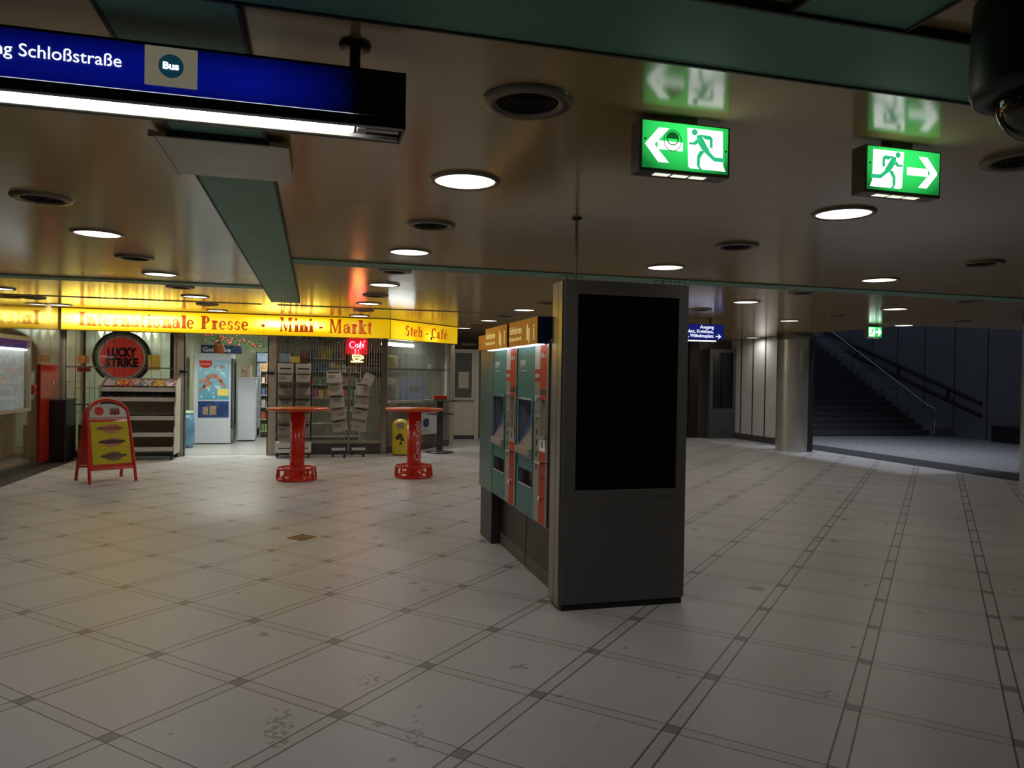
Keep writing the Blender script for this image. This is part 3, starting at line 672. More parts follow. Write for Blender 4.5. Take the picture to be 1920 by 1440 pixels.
# ================================================================== TICKET MACHINES
def ticket_machine(lab, v0):
    """front face plane local x=0 facing -x; local y from 0 (near end) to .86; z absolute"""
    t = thing('ticket_machine', lab, 'ticket machine', (1.66, v0, 0), 0, 'pair of ticket machines behind the pillar')
    obj('body', MB().box(.17,.75,.0,.86,.50,1.90).box(.012,.17,.0,.86,.50,.515).box(.012,.17,.0,.86,1.88,1.90).box(.012,.17,.0,.012,.515,1.88).box(.012,.17,.802,.86,.515,1.88).box(.012,.17,.355,.383,.515,1.88).box(.012,.17,.383,.802,1.45,1.88).box(.012,.17,.383,.802,.515,.75).box(.012,.17,.383,.802,.87,.97), mat('recess_steel', (.34,.34,.35), .4, metal=.2, var=.05), t)
    obj('plinth', MB().box(.10,.70,.0,.86,.12,.50), M_DGREY, t)
    obj('base_board', MB().box(.095,.70,.0,.86,0,.12), M_CREAM if False else mat('base_board', (.14,.125,.105), .5, var=.2), t)
    # teal panel with screen opening y .36-.85
    tp = MB().box(0,.012,.355,.86,1.45,1.88).box(0,.012,.355,.86,.87,.98).box(0,.012,.355,.86,.515,.75).box(0,.012,.80,.86,.75,1.45).box(0,.012,.355,.385,.75,1.45)
    obj('teal_panel', tp, M_TEAL, t)
    obj('screen_frame', MB().box(-.012,.0,.385,.40,.98,1.45).box(-.012,.0,.79,.80,.98,1.45).box(-.012,.0,.385,.80,1.435,1.45), M_CHROME, t)
    obj('screen', MB().add([(.140,.40,1.44),(.140,.78,1.44),(-.010,.78,1.05),(-.010,.40,1.05),(.155,.40,1.44),(.155,.78,1.44),(.01,.78,1.04),(.01,.40,1.04)],
        [(0,1,2,3),(4,7,6,5),(0,4,5,1),(3,2,6,7),(0,3,7,4),(1,5,6,2)]), mat('display_blue', (.015,.02,.035), .35, emit=(.05,.07,.14), es=.25), t)
    obj('screen_lip', MB().add([(-.035,.40,1.05),(-.035,.79,1.05),(-.035,.79,1.0),(-.035,.40,1.0),(0,.40,1.05),(0,.79,1.05),(0,.79,.97),(0,.40,.97)],
        [(0,1,2,3),(0,4,5,1),(3,2,6,7),(0,3,7,4),(1,5,6,2)]), M_CREAM, t)
    tr = obj('ticket_tray', MB().box(.06,.07,.385,.80,.75,.87).box(.0,.06,.385,.80,.742,.752), mat('tray_dark', (.06,.06,.055), .3, metal=.4), t)
    obj('tray_edge', MB().box(-.006,.002,.39,.79,.742,.752), M_CHROME, tr)
    # logo on teal
    lg = text_mb('RMV', .085, .0008, .001)
    fitx(lg, -.17, 0); obj('operator_logo', lg.map(lambda p: (-.002+p[1], .60-p[0], 1.70+p[2])), M_WPRINT, t)
    obj('logo_rule', MB().box(-.002,0,.60,.77,1.665,1.672), M_WPRINT, t)
    # control strip y .21-.355
    cs = obj('control_strip', MB().box(-.002,.012,.215,.352,.515,1.58), mat('control_grey', (.40,.38,.33), .35, metal=.3, var=.05), t)
    for zz in (1.455,1.31): obj('button', MB().cyl((-.002,.28,zz),(-.016,.28,zz),.024,n=20), M_CHROME, cs)
    for zz in (1.20,1.12,1.03,.93): obj('slot', MB().box(-.005,-.002,.275,.29,zz-.02,zz+.02), M_BLACK, cs)
    obj('price_panel', MB().box(-.003,.012,.215,.352,1.68,1.88), M_WHITE, t)
    rp = obj('info_panel', MB().box(-.003,.012,.215,.352,1.58,1.68), M_PRED, t)
    obj('panel_rule', MB().box(-.005,-.003,.23,.34,1.615,1.645), M_WHITE, rp)
    # red column y .045-.21
    rc = obj('red_panel', MB().box(-.003,.012,.045,.21,1.45,1.88).box(-.003,.012,.045,.21,.515,1.06), M_PRED, t)
    lg = text_mb('DB', .05, .0008, .001); fitx(lg, -.06, 0)
    obj('company_mark', lg.map(lambda p: (-.005+p[1], .12-p[0], 1.765+p[2])), M_WPRINT, rc)
    obj('company_rule', MB().box(-.005,-.003,.06,.105,1.78,1.79).box(-.005,-.003,.06,.105,1.765,1.772), M_WPRINT, rc)
    obj('small_display', MB().box(-.006,-.003,.06,.195,1.49,1.525), M_NAVY, rc)
    obj('coin_door', MB().box(-.006,.012,.05,.205,1.06,1.17), M_CHROME, t)
    obj('card_reader', MB().box(.05,.06,.05,.205,1.17,1.45).box(-.008,.06,.05,.06,1.17,1.45).box(-.008,.06,.195,.205,1.17,1.45).box(-.02,.05,.05,.205,1.155,1.175), M_ALU, t)
    obj('key_slot', MB().box(-.008,-.005,.12,.135,1.09,1.14), M_BLACK, t)
    obj('handle', MB().box(-.04,-.003,.07,.21,.972,.985), M_CHROME, t)
    obj('slot_cover', MB().box(-.008,-.003,.06,.19,.855,.862), M_DGREY, t)
    obj('lock', MB().cyl((-.003,.14,.71),(-.025,.14,.71),.022,n=20), M_CHROME, t)
    obj('edge_strip', MB().box(-.004,.012,.0,.045,.515,1.88), M_PSIDE, t)
    # header lightbox
    hb = obj('header_sign', MB().box(-.085,.3,.03,.84,1.865,2.065), M_NAVY, t)
    fc = obj('header_face', MB().box(-.088,-.085,.03,.84,1.865,2.065), M_ORANGE, hb)
    lm = mat('header_letters', (.75,.72,.25), .4, emit=(.8,.75,.3), es=.35)
    a = text_mb('Fahrkarten', .085, .0006, .001); fitx(a, -.36, 0)
    obj('lettering', a.map(lambda p: (-.090+p[1], .45-p[0]-0.0, 1.965+p[2])), lm, fc)
    a = text_mb('Fahrplanauskunft', .05, .0006); fitx(a, -.38, 0)
    obj('lettering', a.map(lambda p: (-.090+p[1], .45-p[0]-0.0, 1.91+p[2])), lm, fc)
    pg = MB()
    obj('pictogram', MB().box(-.091,-.088,.27,.30,1.90,2.02), lm, fc); obj('pictogram', MB().box(-.091,-.088,.225,.25,1.88,1.99), lm, fc)
    a = text_mb('i', .17, .0006, .004); a.map(lambda p: (-.090+p[1], .13-p[0], 1.90+p[2])); pg.add(a.v, a.f)
    obj('pictogram', pg, lm, fc)
    obj('header_lamp', MB().box(-.075,-.02,.06,.80,1.858,1.866), mat('header_tube', (1,1,1), .4, emit=(.85,.93,1.0), es=2.2), hb)
    return t
# mirror text so it reads from the -x side: y decreases to the right
def flip_y(t):
    pass
mA = ticket_machine('nearer ticket machine, right beside the dark pillar, teal and red front', 5.15)
mB = dup(mA, (1.66, 6.03, 0), 0, 'farther ticket machine, left of the other, teal and red front')
t = thing('machine_end_housing', 'tall steel end cabinet closing the ticket machine row on the left', 'cabinet', (1.9, 7.2, 0))
obj('body', MB().box(1.66,2.41,6.905,7.45,.50,1.88), mat('end_teal', (.10,.22,.19), .3, var=.15, metal=.3), t, True, .006)
obj('header', MB().box(1.60,1.96,6.93,7.30,1.88,2.02), M_ORANGE, t, True)
obj('foot', MB().box(1.67,2.36,6.92,7.40,0,.50), M_DGREY, t, True)

# ================================================================== SHOP FRONT (y = 15.2)
FY = 15.2
def frame_rect(x0, x1, z0, z1, w=.05, y0=FY, y1=FY+.06):
    return MB().box(x0,x0+w,y0,y1,z0,z1).box(x1-w,x1,y0,y1,z0,z1).box(x0+w,x1-w,y0,y1,z0,z0+w).box(x0+w,x1-w,y0,y1,z1-w,z1)
w = struct('window_1', frame_rect(-4.45,-2.52,.08,2.40,.06), M_ALU)
struct('window_pane', MB().box(-4.39,-2.58,FY+.028,FY+.034,.14,2.34), M_GLASS, w)
struct('baseboard_shop_left', MB().box(-4.45,-2.52,FY,FY+.08,0,.08), M_DARKB)
w = struct('window_2', frame_rect(-.72,1.40,.22,2.40,.05), M_ALU)
struct('window_pane', MB().box(-.67,1.35,FY+.03,FY+.036,.27,2.35), M_GLASSDIM, w)
struct('baseboard_shop_right', MB().box(-.72,1.40,FY,FY+.08,0,.22), M_DARKB)
struct('trim_8', MB().box(-4.45,1.40,FY,FY+.14,2.40,ZC), M_ALU)
struct('trim_9', MB().box(-2.52,-2.39,FY-.03,FY+.10,0,2.40).box(-.87,-.72,FY-.03,FY+.10,0,2.40), M_ALU, bevel=.005)
struct('trim_10', MB().box(1.32,1.44,FY-.02,FY+.10,0,2.40), M_STEEL, bevel=.01)
struct('trim_11', MB().box(-2.392,-2.375,FY-.035,FY+.10,0,2.40).box(-.885,-.868,FY-.035,FY+.10,0,2.40), M_BLACK)
# metal door locks on the posts
t = thing('door_latch', 'black latch on the grey post left of the shop entrance', 'latch', (-2.42, FY-.03, 1.6))
obj('latch_body', MB().box(-2.47,-2.34,FY-.07,FY-.031,1.59,1.635), M_BLACK, t, True, .004)
t = thing('door_latch', 'black latch on the grey post right of the shop entrance', 'latch', (-.8, FY-.03, 1.6))
obj('latch_body', MB().box(-.86,-.75,FY-.07,FY-.031,1.59,1.63), M_BLACK, t, True, .004)

# illuminated yellow fascia
SY = 14.98
f1 = lit_face('fascia_lit', [(-3.4,.80,.215,.065,14.0),(-.46,.50,.23,.055,10.0),(-1.9,.5,.2,.12,.12)])
fr = lit_face('fascia_letters', [(-3.35,.72,.215,.075,6.5),(-.46,.50,.26,.035,4.5)], red=True)
t = thing('fascia_sign', 'long yellow illuminated fascia reading Internationale Presse and Mini - Markt', 'sign', (-0.0, SY, 2.33))
# origin at x=0: the glow positions are metres along the fascia
obj('box', MB().box(-4.44,1.47,SY+.004,FY-.005,2.335,2.735), mat('fascia_edge', (.25,.17,.03), .4, var=.1), t, True)
obj('lit_panel', MB().box(-4.42,-.95,SY,SY+.004,2.345,2.725).box(-.945,1.455,SY,SY+.004,2.345,2.725), f1, t, True)
L_ = serif_text('Internationale Presse', .25, thick=.30); fitx(L_, -4.14, -1.235); obj('lettering', at(L_, (0, SY-.005, 2.42)), fr, t, True)
L_ = serif_text('.', .25); fitx(L_, -1.0, -.93); obj('lettering', at(L_, (0, SY-.005, 2.42)), fr, t, True)
L_ = serif_text('Mini - Markt', .275, thick=.30); fitx(L_, -.66, 1.10); obj('lettering', at(L_, (0, SY-.005, 2.42)), fr, t, True)

# café side, turned 45 degrees; local x along the front from the corner
CO = (1.46, 15.02, 0)
a45 = R(45)
t = thing('fascia_sign', 'yellow illuminated fascia reading Steh-Café on the slanted side', 'sign', (CO[0], CO[1], 2.33), a45)
c1 = lit_face('fascia_cafe_lit', [(.45,.4,.10,.3,.7),(1.4,.25,.12,.15,.9)]); c2 = lit_face('fascia_cafe_letters', [(.6,.5,.2,.2,.5),(5,.3,0,.1,0)], red=True)
obj('box', MB().box(.10,2.42,.004,.17,.005,.405), MATS['fascia_edge'], t)
obj('lit_panel', MB().box(.02,2.41,0,.004,.015,.395), c1, t)
L_ = serif_text('Steh - Café', .22, thick=.15); fitx(L_, .50, 2.0); obj('lettering', at(L_, (0,-.005,.10)), c2, t)
obj('screw_plate', MB().box(1.38,1.43,-.006,0,.06,.12), M_BLACK, t)

def L45(mb): return at(mb, (1.42, 15.22, 0), a45)
w = struct('window_3', L45(MB().box(0,.05,0,.06,1.05,2.40).box(2.15,2.25,0,.06,1.05,2.40).box(0,2.25,0,.06,1.02,1.07).box(0,2.25,0,.06,2.35,2.42)), M_ALU)
struct('window_pane', L45(MB().box(.05,2.15,.03,.036,1.07,2.35)), M_GLASS, w)
mrib = panel_material('counter_ribs', 0, 0.0, 0.055, (.55,.53,.47), .45, w=.004)
struct('wall_cafe_counter', L45(MB().box(0,2.25,0,.10,.14,1.02)), mat('counter_front', (.42,.40,.34), .45, var=.08))
rb = MB()
for k in range(40): rb.box(.03+k*.055,.045+k*.055,-.008,0,.14,1.02)
struct('trim_12', L45(rb), M_DGREY)
struct('baseboard_cafe', L45(MB().box(0,2.25,0,.10,0,.14)), M_DARKB)
struct('trim_13', L45(MB().box(2.25,2.42,-.02,.12,0,2.42)), M_ALU)
struct('trim_14', L45(MB().box(0,2.42,0,.14,2.42,ZC)), M_ALU)

M_BARS = mat('grille_bars', (.34,.32,.26), .45, var=.1)
# roller grilles in front of the glass
def grille(name, lab, x0, x1, z0, z1, y, mapper=lambda m: m, rails=(), step=.052, pocket=()):
    mb = MB(); n = int((x1-x0)/step)
    for k in range(n+1): mb.cyl((x0+k*step,y,z0),(x0+k*step,y,z1),.0055 if step < .1 and x0 < 0 else .004,n=6)
    t = thing(name, lab, 'grille', (x0,y,0) if mapper(MB()).v == [] and False else (0,0,0))
    obj('bars', mapper(mb), M_BARS if step < .1 else M_DGREY, t)
    r = MB()
    for zz in rails: r.box(x0,x1,y-.008,y+.008,zz-.012,zz+.012)
    for (a,b_,c,d) in pocket:
        r.tube([(a,y-.012,c),(b_,y-.012,c),(b_,y-.012,d),(a,y-.012,d)], .007, 6, True)
    obj('rail', mapper(r), M_STEELD, t)
    return t
grille('roller_grille', 'metal bar grille in front of the window with the red neon sign', -.70, 1.32, .24, 2.32, FY-.02, rails=(1.72,1.0), pocket=((.0,.5,1.3,1.0),(.75,1.2,1.3,1.0)))
grille('roller_grille', 'metal bar grille in front of the slanted café window', .06, 2.2, .15, 2.32, -.03, mapper=L45, rails=(1.74,), pocket=((.2,.55,.98,.5),(.7,1.05,.98,.5)))
grille('folding_grille', 'thin black metal grille before the window with the round red sign', -4.40, -2.6, .14, 2.34, FY-.015, step=.16, rails=(1.67,.98), pocket=((-4.38,-4.0,1.40,.98),(-4.25,-3.6,1.28,.86)))

# ---- things in the left window
t = thing('round_advert_sign', 'round red and white cigarette advert sign in the left shop window', 'sign', (-3.50, FY+.10, 1.86))
def disc(r0, r1, y0, y1, c=(-3.50,1.86), n=64):
    mb = MB(); vs = []
    for r in (r0, r1):
        for y in (y0, y1):
            vs += [(c[0]+r*math.cos(2*PI*i/n), y, c[1]+r*math.sin(2*PI*i/n)) for i in range(n)]
    fs = []
    for i in range(n):
        j = (i+1) % n
        fs += [(i,j,2*n+j,2*n+i),(n+i,3*n+i,3*n+j,n+j),(2*n+i,2*n+j,3*n+j,3*n+i),(i,n+i,n+j,j)]
    return mb.add(vs, fs)
obj('outer_rim', disc(.455,.50,FY+.10,FY+.20), M_BLACK, t, True)
obj('silver_ring', disc(.41,.455,FY+.12,FY+.20), M_STEEL, t, True)
obj('white_ring', disc(.375,.41,FY+.13,FY+.19), M_WHITE, t, True)
obj('red_disc', disc(.001,.375,FY+.135,FY+.19), mat('advert_red', (.62,.04,.025), .4, emit=(.6,.05,.03), es=.22, var=.05), t, True)
for s_, zz in (('LUCKY', 1.88), ('STRIKE', 1.69)):
    L_ = text_mb(s_, .225, .002, .013); fitx(L_, -3.78 if s_ == 'STRIKE' else -3.75, -3.22 if s_ == 'STRIKE' else -3.25)
    obj('lettering', at(L_, (0, FY+.130, zz)), M_KPRINT, t, True)
def note(x0, x1, z0, z1, m, lab, y=FY+.020, name='paper_note', cat='note', mapper=None):
    mb = MB().box(x0,x1,y,y+.003,z0,z1)
    o = obj(name, mapper(mb) if mapper else mb, m); tag(o, lab, cat); return o
note(-3.03,-2.82,1.63,1.92,M_YPAPER,'yellow handwritten note right of the round red advert sign')
note(-4.22,-4.02,1.74,1.88,mat('orange_sticker', (.55,.22,.06), .5, var=.4, vscale=30),'orange sticker on the left edge of the shop window', name='sticker', cat='sticker')
note(-4.22,-4.00,1.58,1.69,mat('red_sticker', (.45,.06,.04), .5, var=.4, vscale=30),'small red sticker below the orange one on the shop window', name='sticker', cat='sticker')
# greenish display back wall behind the window
struct('wall_window_back', MB().box(-4.4,-2.86,16.4,16.45,.1,2.65), mat('window_back', (.34,.38,.29), .6, var=.1))
for k, (x0, lab) in enumerate(((-4.1,'white curtain swag hanging at the top of the left shop window'),)):
    mb = MB()
    for q in range(9): mb.add([(x0+q*.14+.03,16.0,2.68),(x0+q*.14+.05,16.0,2.68),(x0+q*.14+.04,16.0,2.38)], [(0,1,2)]); mb.add([(x0+q*.14,16.0,2.40),(x0+q*.14+.13,16.0,2.40),(x0+q*.14+.09,15.95,2.2-.05*(q%2))], [(0,1,2)])
    tag(obj('window_garland', mb, mat('tinsel', (.7,.75,.6), .2, metal=.6, var=.3, vscale=20)), 'shiny silver garland at the top of the left shop window', 'garland')

# ---- magazine rack (left, white)
RX0, RX1, RY = -3.72, -2.44, 14.55
t = thing('magazine_rack', 'white wheeled magazine rack with sloping shelves left of the entrance', 'rack', (-3.1, RY, 0))
def side(x):
    return MB().prism([(RY+.55,.10),(RY+.62,1.50),(RY+.50,1.50),(RY+.08,1.34),(RY+.12,1.08),(RY+.0,.92),(RY+.05,.62),(RY-.02,.55),(RY+.0,.30),(RY-.05,.25),(RY-.02,.10)],
                      lambda a, b, k: Vector((x+k, a, b)), .018)
for x in (RX0, RX1-.018): obj('side_panel', side(x), M_CREAM, t, True)
obj('back_panel', MB().box(RX0+.018,RX1-.018,RY+.55,RY+.57,.12,1.48), M_CREAM, t, True)
SH = [(1.30,.38,.34),(1.12,.38,.30),(.76,.50,.06),(.46,.52,.05),(.20,.55,.04)]
for (z_, d_, sl) in SH:
    mb = MB().add([(RX0+.018,RY+.55-d_,z_-.1*sl),(RX1-.018,RY+.55-d_,z_-.1*sl),(RX1-.018,RY+.55,z_+sl*.4),(RX0+.018,RY+.55,z_+sl*.4)] +
                  [(RX0+.018,RY+.55-d_,z_-.1*sl-.02),(RX1-.018,RY+.55-d_,z_-.1*sl-.02),(RX1-.018,RY+.55,z_+sl*.4-.02),(RX0+.018,RY+.55,z_+sl*.4-.02)],
                  [(0,1,2,3),(7,6,5,4),(0,4,5,1),(1,5,6,2),(3,7,4,0)])
    s_ = obj('shelf', mb, M_CREAM, t, True)
    obj('shelf_lip', MB().box(RX0+.018,RX1-.018,RY+.55-d_-.012,RY+.55-d_,z_-.1*sl-.03,z_-.1*sl+.045), M_WHITE, s_, True)
for x in (RX0+.05, RX1-.05):
    for y in (RY+.02, RY+.5): obj('castor', MB().cyl((x-.012,y,.035),(x+.012,y,.035),.035,n=16).box(x-.016,x+.016,y-.012,y+.012,.035,.10), M_BLACK, t, True)
COVS = [((.6,.35,.3),(.15,.3,.55),(.8,.75,.7)),((.75,.1,.08),(.8,.55,.1),(.05,.05,.06)),((.7,.6,.5),(.5,.1,.1),(.1,.12,.3)),((.1,.3,.5),(.75,.7,.65),(.6,.1,.15)),((.8,.3,.1),(.75,.7,.2),(.2,.05,.05)),((.65,.65,.62),(.4,.15,.3),(.1,.1,.1))]
COVM = [print_mat('cover_%d' % k, 'cover', k, c) for k, c in enumerate(COVS)]
DARKM = [print_mat('darkcover_%d' % k, 'cover', k+9, c) for k, c in enumerate([((.05,.05,.07),(.2,.18,.17),(.4,.36,.32)),((.10,.08,.08),(.03,.03,.05),(.35,.32,.3))])]
def mag(c, sx, sy, rot, m, lab, group, th=.008, name='magazine', cat='magazine'):
    o = obj(name, MB().obox((0,0,0),(sx,sy,th)), m); o.location = c; o.rotation_euler = rot; tag(o, lab, cat, group); return o
tops = ['leftmost pink and blue magazine on the top shelf of the white rack','red and yellow magazine, second on the top shelf of the white rack','pale magazine with red blocks, third on the top shelf of the white rack',
        'blue magazine, fourth on the top shelf of the white rack','orange magazine, fifth on the top shelf of the white rack','grey magazine at the right end of the top shelf of the white rack']
for k in range(6):
    mag((RX0+.13+k*.203, RY+.365, 1.395), .185, .26, (R(24),0,R(random.uniform(-4,4))), COVM[k], tops[k], 'magazines on the top shelf of the white rack')
ds = ['leftmost','second from the left','third from the left','third from the right','second from the right','rightmost']
for k in range(6):
    mag((RX0+.13+k*.203, RY+.33, 1.195), .19, .24, (R(24),0,R(random.uniform(-5,5))), DARKM[k % 2], ds[k]+' of the dark magazines on the second shelf of the white rack', 'magazines on the second shelf of the white rack', .03)
for k in range(4):
    mag((RX0+.28+k*.27, RY+.25, .800), .22, .28, (0,0,R(random.uniform(-6,6))), DARKM[k % 2], ['leftmost','second','third','rightmost'][k]+' thin dark booklet lying on the third shelf of the white rack', 'booklets on the third shelf', .02, 'booklet')
for k in range(3):
    mag((RX0+.45+k*.28, RY+.22, .492), .22, .28, (0,0,R(random.uniform(-6,6))), DARKM[(k+1) % 2], ['left','middle','right'][k]+' thin booklet lying on the fourth shelf of the white rack', 'booklets on the fourth shelf', .012, 'booklet')

# ---- sidewalk sign (A-frame)
AX, AY = -2.93, 11.98
t = thing('sidewalk_sign', 'red folding sidewalk sign with yellow sausage menu poster', 'sandwich board', (AX, AY, 0), R(32))
def leaf(sgn):
    """front leaf leans: bottom at y=-.32*, top at y=0"""
    def P(x, z): 
        return Vector((x, sgn*(-.30)*(1-z/1.2), z))
    w_ = .29
    pts = [P(-w_-.02,0), P(-w_-.005,.5), P(-w_+.015,.9)] + [P((w_-.015)*math.cos(a), .95+.235*math.sin(a)) for a in [PI*(1-k/14) for k in range(1,14)]] + [P(w_-.015,.9), P(w_+.005,.5), P(w_+.02,0)]
    fr_ = MB().tube(pts, .022, 10).tube([P(-w_,.20),P(w_,.20)], .016, 8)
    return P, fr_
P, fr_ = leaf(1); obj('front_frame', fr_, M_RED, t)
P2_, fr2 = leaf(-1); obj('rear_frame', fr2, M_REDM, t)
def plate(P, x0, x1, z0, z1, off, th=.006):
    n = Vector((0,-1,.25)).normalized()*off
    n2 = Vector((0,-1,.25)).normalized()*(off+th)
    vs = [P(x0,z0)+n,P(x1,z0)+n,P(x1,z1)+n,P(x0,z1)+n,P(x0,z0)+n2,P(x1,z0)+n2,P(x1,z1)+n2,P(x0,z1)+n2]
    return MB().add(vs, [(0,3,2,1),(4,5,6,7),(0,1,5,4),(1,2,6,5),(2,3,7,6),(3,0,4,7)])
obj('rear_board', plate(P2_, -.28,.28,.22,.92,-.003), M_REDM, t)
obj('front_board', plate(P, -.30,.30,.20,.92,-.003), M_RED, t)
mpost = mat('menu_yellow', (.72,.62,.02), .4, var=.05)
po = obj('poster', plate(P, -.25,.265,.265,.865,.004,.002), mpost, t)
arch = MB(); ap = [(-.27,.90)] + [(.272*math.cos(a), .925+.20*math.sin(a)) for a in [PI*(1-k/14) for k in range(15)]] + [(.27,.90)]
nrm = Vector((0,-1,.25)).normalized()
arch.prism(ap, lambda a, b, k: P(a, b) + nrm*(.006-k), .01)
hd = obj('header_plate', arch, M_WHITE, t)
def pdisc(cx, cz, rx, rz, off, n=20): return MB().prism([(cx+rx*math.cos(2*PI*k/n), cz+rz*math.sin(2*PI*k/n)) for k in range(n)], lambda a, b, k: P(a, b)+nrm*(off-k), .002)
obj('round_logo', pdisc(-.12,1.02,.062,.062,.009), M_RED, hd)
L_ = text_mb('Coca-Cola', .03, .0004, shear=.3); fitx(L_, -.17, -.07)
obj('logo_lettering', L_.map(lambda p: P(p[0], 1.012+p[2]) + nrm*.0105), M_WPRINT, hd)
sb = pdisc(.09,.985,.075,.022,.009)
for k in range(6): 
    q = pdisc(.035+.022*k,1.02+.012*(k%2),.008,.04,.010); sb.add(q.v, q.f)
obj('crown_logo', sb, mat('dark_red_print', (.25,.03,.03), .5), hd)
obj('header_rule', MB().add([P(-.26,.915)+nrm*.008,P(.26,.915)+nrm*.008,P(.26,.925)+nrm*.008,P(-.26,.925)+nrm*.008],[(0,1,2,3)]), M_REDM, hd)
for k, (cz, c1_, c2_) in enumerate(((.765,(.40,.12,.08),(.60,.30,.18)),(.57,(.12,.05,.045),(.75,.28,.16)),(.37,(.16,.11,.06),(.30,.20,.11)))):
    bun = pdisc(.03,cz,.12,.068,.0085); q = pdisc(.015,cz+.01,.12,.03,.0095); 
    obj('snack_picture', bun, mat('bun_%d' % k, c2_, .5, var=.3, vscale=25), po)
    obj('sausage_picture', pdisc(.01+.01*k,cz+.008,.185,.030,.0105), mat('sausage_%d' % k, c1_, .5, var=.3, vscale=30), po)

# ---- high tables with red drum column
def bistro(lab, loc, rz):
    t = thing('standing_table', lab, 'table', loc, rz, 'red standing tables outside the shop')
    obj('tabletop', MB().lathe([(0,1.055),(.44,1.055),(.455,1.065),(.458,1.082),(.45,1.094),(0,1.094)], n=64), mat('table_orange', (.80,.09,.02), .3, var=.05, coat=.2), t)
    obj('column', MB().lathe([(.0,.03),(.13,.03),(.113,.15),(.110,.30),(.110,1.055),(0,1.055)], n=40), M_RED, t)
    bs = MB().lathe([(0,0),(.29,0),(.30,.015),(.29,.035),(.24,.05),(.17,.09),(.13,.17),(.11,.20)], n=48)
    obj('base', bs, M_RED, t)
    r = MB(); r.lathe([(.265,.165),(.285,.160),(.292,.175),(.285,.195),(.265,.195),(.258,.18),(.265,.165)], n=48)
    for k in range(5):
        a = 2*PI*k/5+.3
        for s_ in (-.14,.14): r.tube([((.29)*math.cos(a+s_*1.6),(.29)*math.sin(a+s_*1.6),.02),(.277*math.cos(a+s_),.277*math.sin(a+s_),.17)], .018, 8)
    for k in range(3):
        a = 2*PI*k/3; r.obox((.19*math.cos(a),.19*math.sin(a),.172),(.17,.05,.012),(0,0,a))
    obj('foot_ring', r, M_RED, t)
    # script lettering running up the column, four times round
    for q in (0, 1):
        L_ = text_mb('Coca-Cola', .13, .0006, .0, shear=.35); fitx(L_, 0, .62); L_ = slice_z(L_, .008)
        L_.map(lambda p: ((.1115+p[1]*0)*math.cos(PI*q - PI/2 + .25 - p[2]/.111), (.1115)*math.sin(PI*q - PI/2 + .25 - p[2]/.111), .27+p[0]))
        mo = obj('lettering', L_, M_WPRINT, t)
        md = mo.modifiers.new('solid', 'SOLIDIFY'); md.thickness = .001; md.offset = 1
    return t
b1 = bistro('red standing table in front of the newspaper racks, left one', (-.235, 11.66, 0), R(-62))
b2 = dup(b1, (1.545, 11.72, 0), R(26), 'red standing table in front of the café side, right one')

# dark standing table
t = thing('standing_table', 'dark two-tier standing table beside the slanted café counter', 'table', (2.56, 15.35, 0))
obj('tabletop', MB().lathe([(0,1.08),(.36,1.08),(.37,1.095),(.36,1.11),(0,1.11)],(2.56,15.35,0)), M_WOODD, t, True)
obj('column', MB().cyl((2.56,15.35,.03),(2.56,15.35,1.08),.065), M_WOODD, t, True)
obj('lower_shelf', MB().lathe([(0,.80),(.28,.80),(.29,.81),(.28,.825),(0,.825)],(2.56,15.35,0)), M_WOODD, t, True)
obj('base', MB().lathe([(0,0),(.30,0),(.30,.015),(.12,.035),(.06,.06)],(2.56,15.35,0)), M_WOODD, t, True)
tag(obj('napkin_box', MB().box(2.42,2.70,15.30,15.45,1.11,1.20), M_REDM, bevel=.01), 'dark red box standing on the dark two-tier table', 'box')

# yellow litter bin
t = thing('litter_bin', 'yellow round-topped litter bin at the shop corner', 'bin', (1.70, 14.98, 0))
pr = [(0,.02),(.165,.02),(.17,.04),(.17,.60)] + [(.17*math.cos(a*PI/16), .60+.13*math.sin(a*PI/16)) for a in range(1,9)]
obj('body', MB().lathe(pr,(1.70,14.98,0),n=36), M_YELLOW, t, True)
obj('flap', MB().obox((1.68,14.835,.60),(.15,.05,.12),(R(-12),0,0)), M_STEEL, t, True, .01)
stk = MB()
for (a, zz, r_) in ((-2.05,.36,.045),(-1.75,.40,.05),(-1.5,.33,.04),(-1.65,.25,.03)):
    stk.cyl((1.70+.168*math.cos(a),14.98+.168*math.sin(a),zz),(1.70+.174*math.cos(a),14.98+.174*math.sin(a),zz),r_,n=14)
obj('sticker', stk, mat('brown_sticker', (.12,.05,.03), .5, var=.5, vscale=40), t, True)
obj('base_ring', MB().lathe([(0,0),(.16,0),(.16,.02),(0,.02)],(1.70,14.98,0)), M_BLACK, t, True)
# poster board on the counter front
t = thing('counter_placard', 'white placard with a blue blob on the café counter front', 'placard', (0,0,0))
obj('board', L45(MB().box(1.10,1.70,-.06,-.05,.32,.80)), M_WHITE, t)
bl = MB().prism([(1.30+.10*math.cos(k*PI/8)*(1+.25*(k%2)), .58+.09*math.sin(k*PI/8)*(1+.25*(k%2))) for k in range(16)], lambda a,b,k: Vector((a,-.062+k,b)), .002)
obj('blue_print', L45(bl), mat('blue_print', (.03,.06,.25), .4), t)

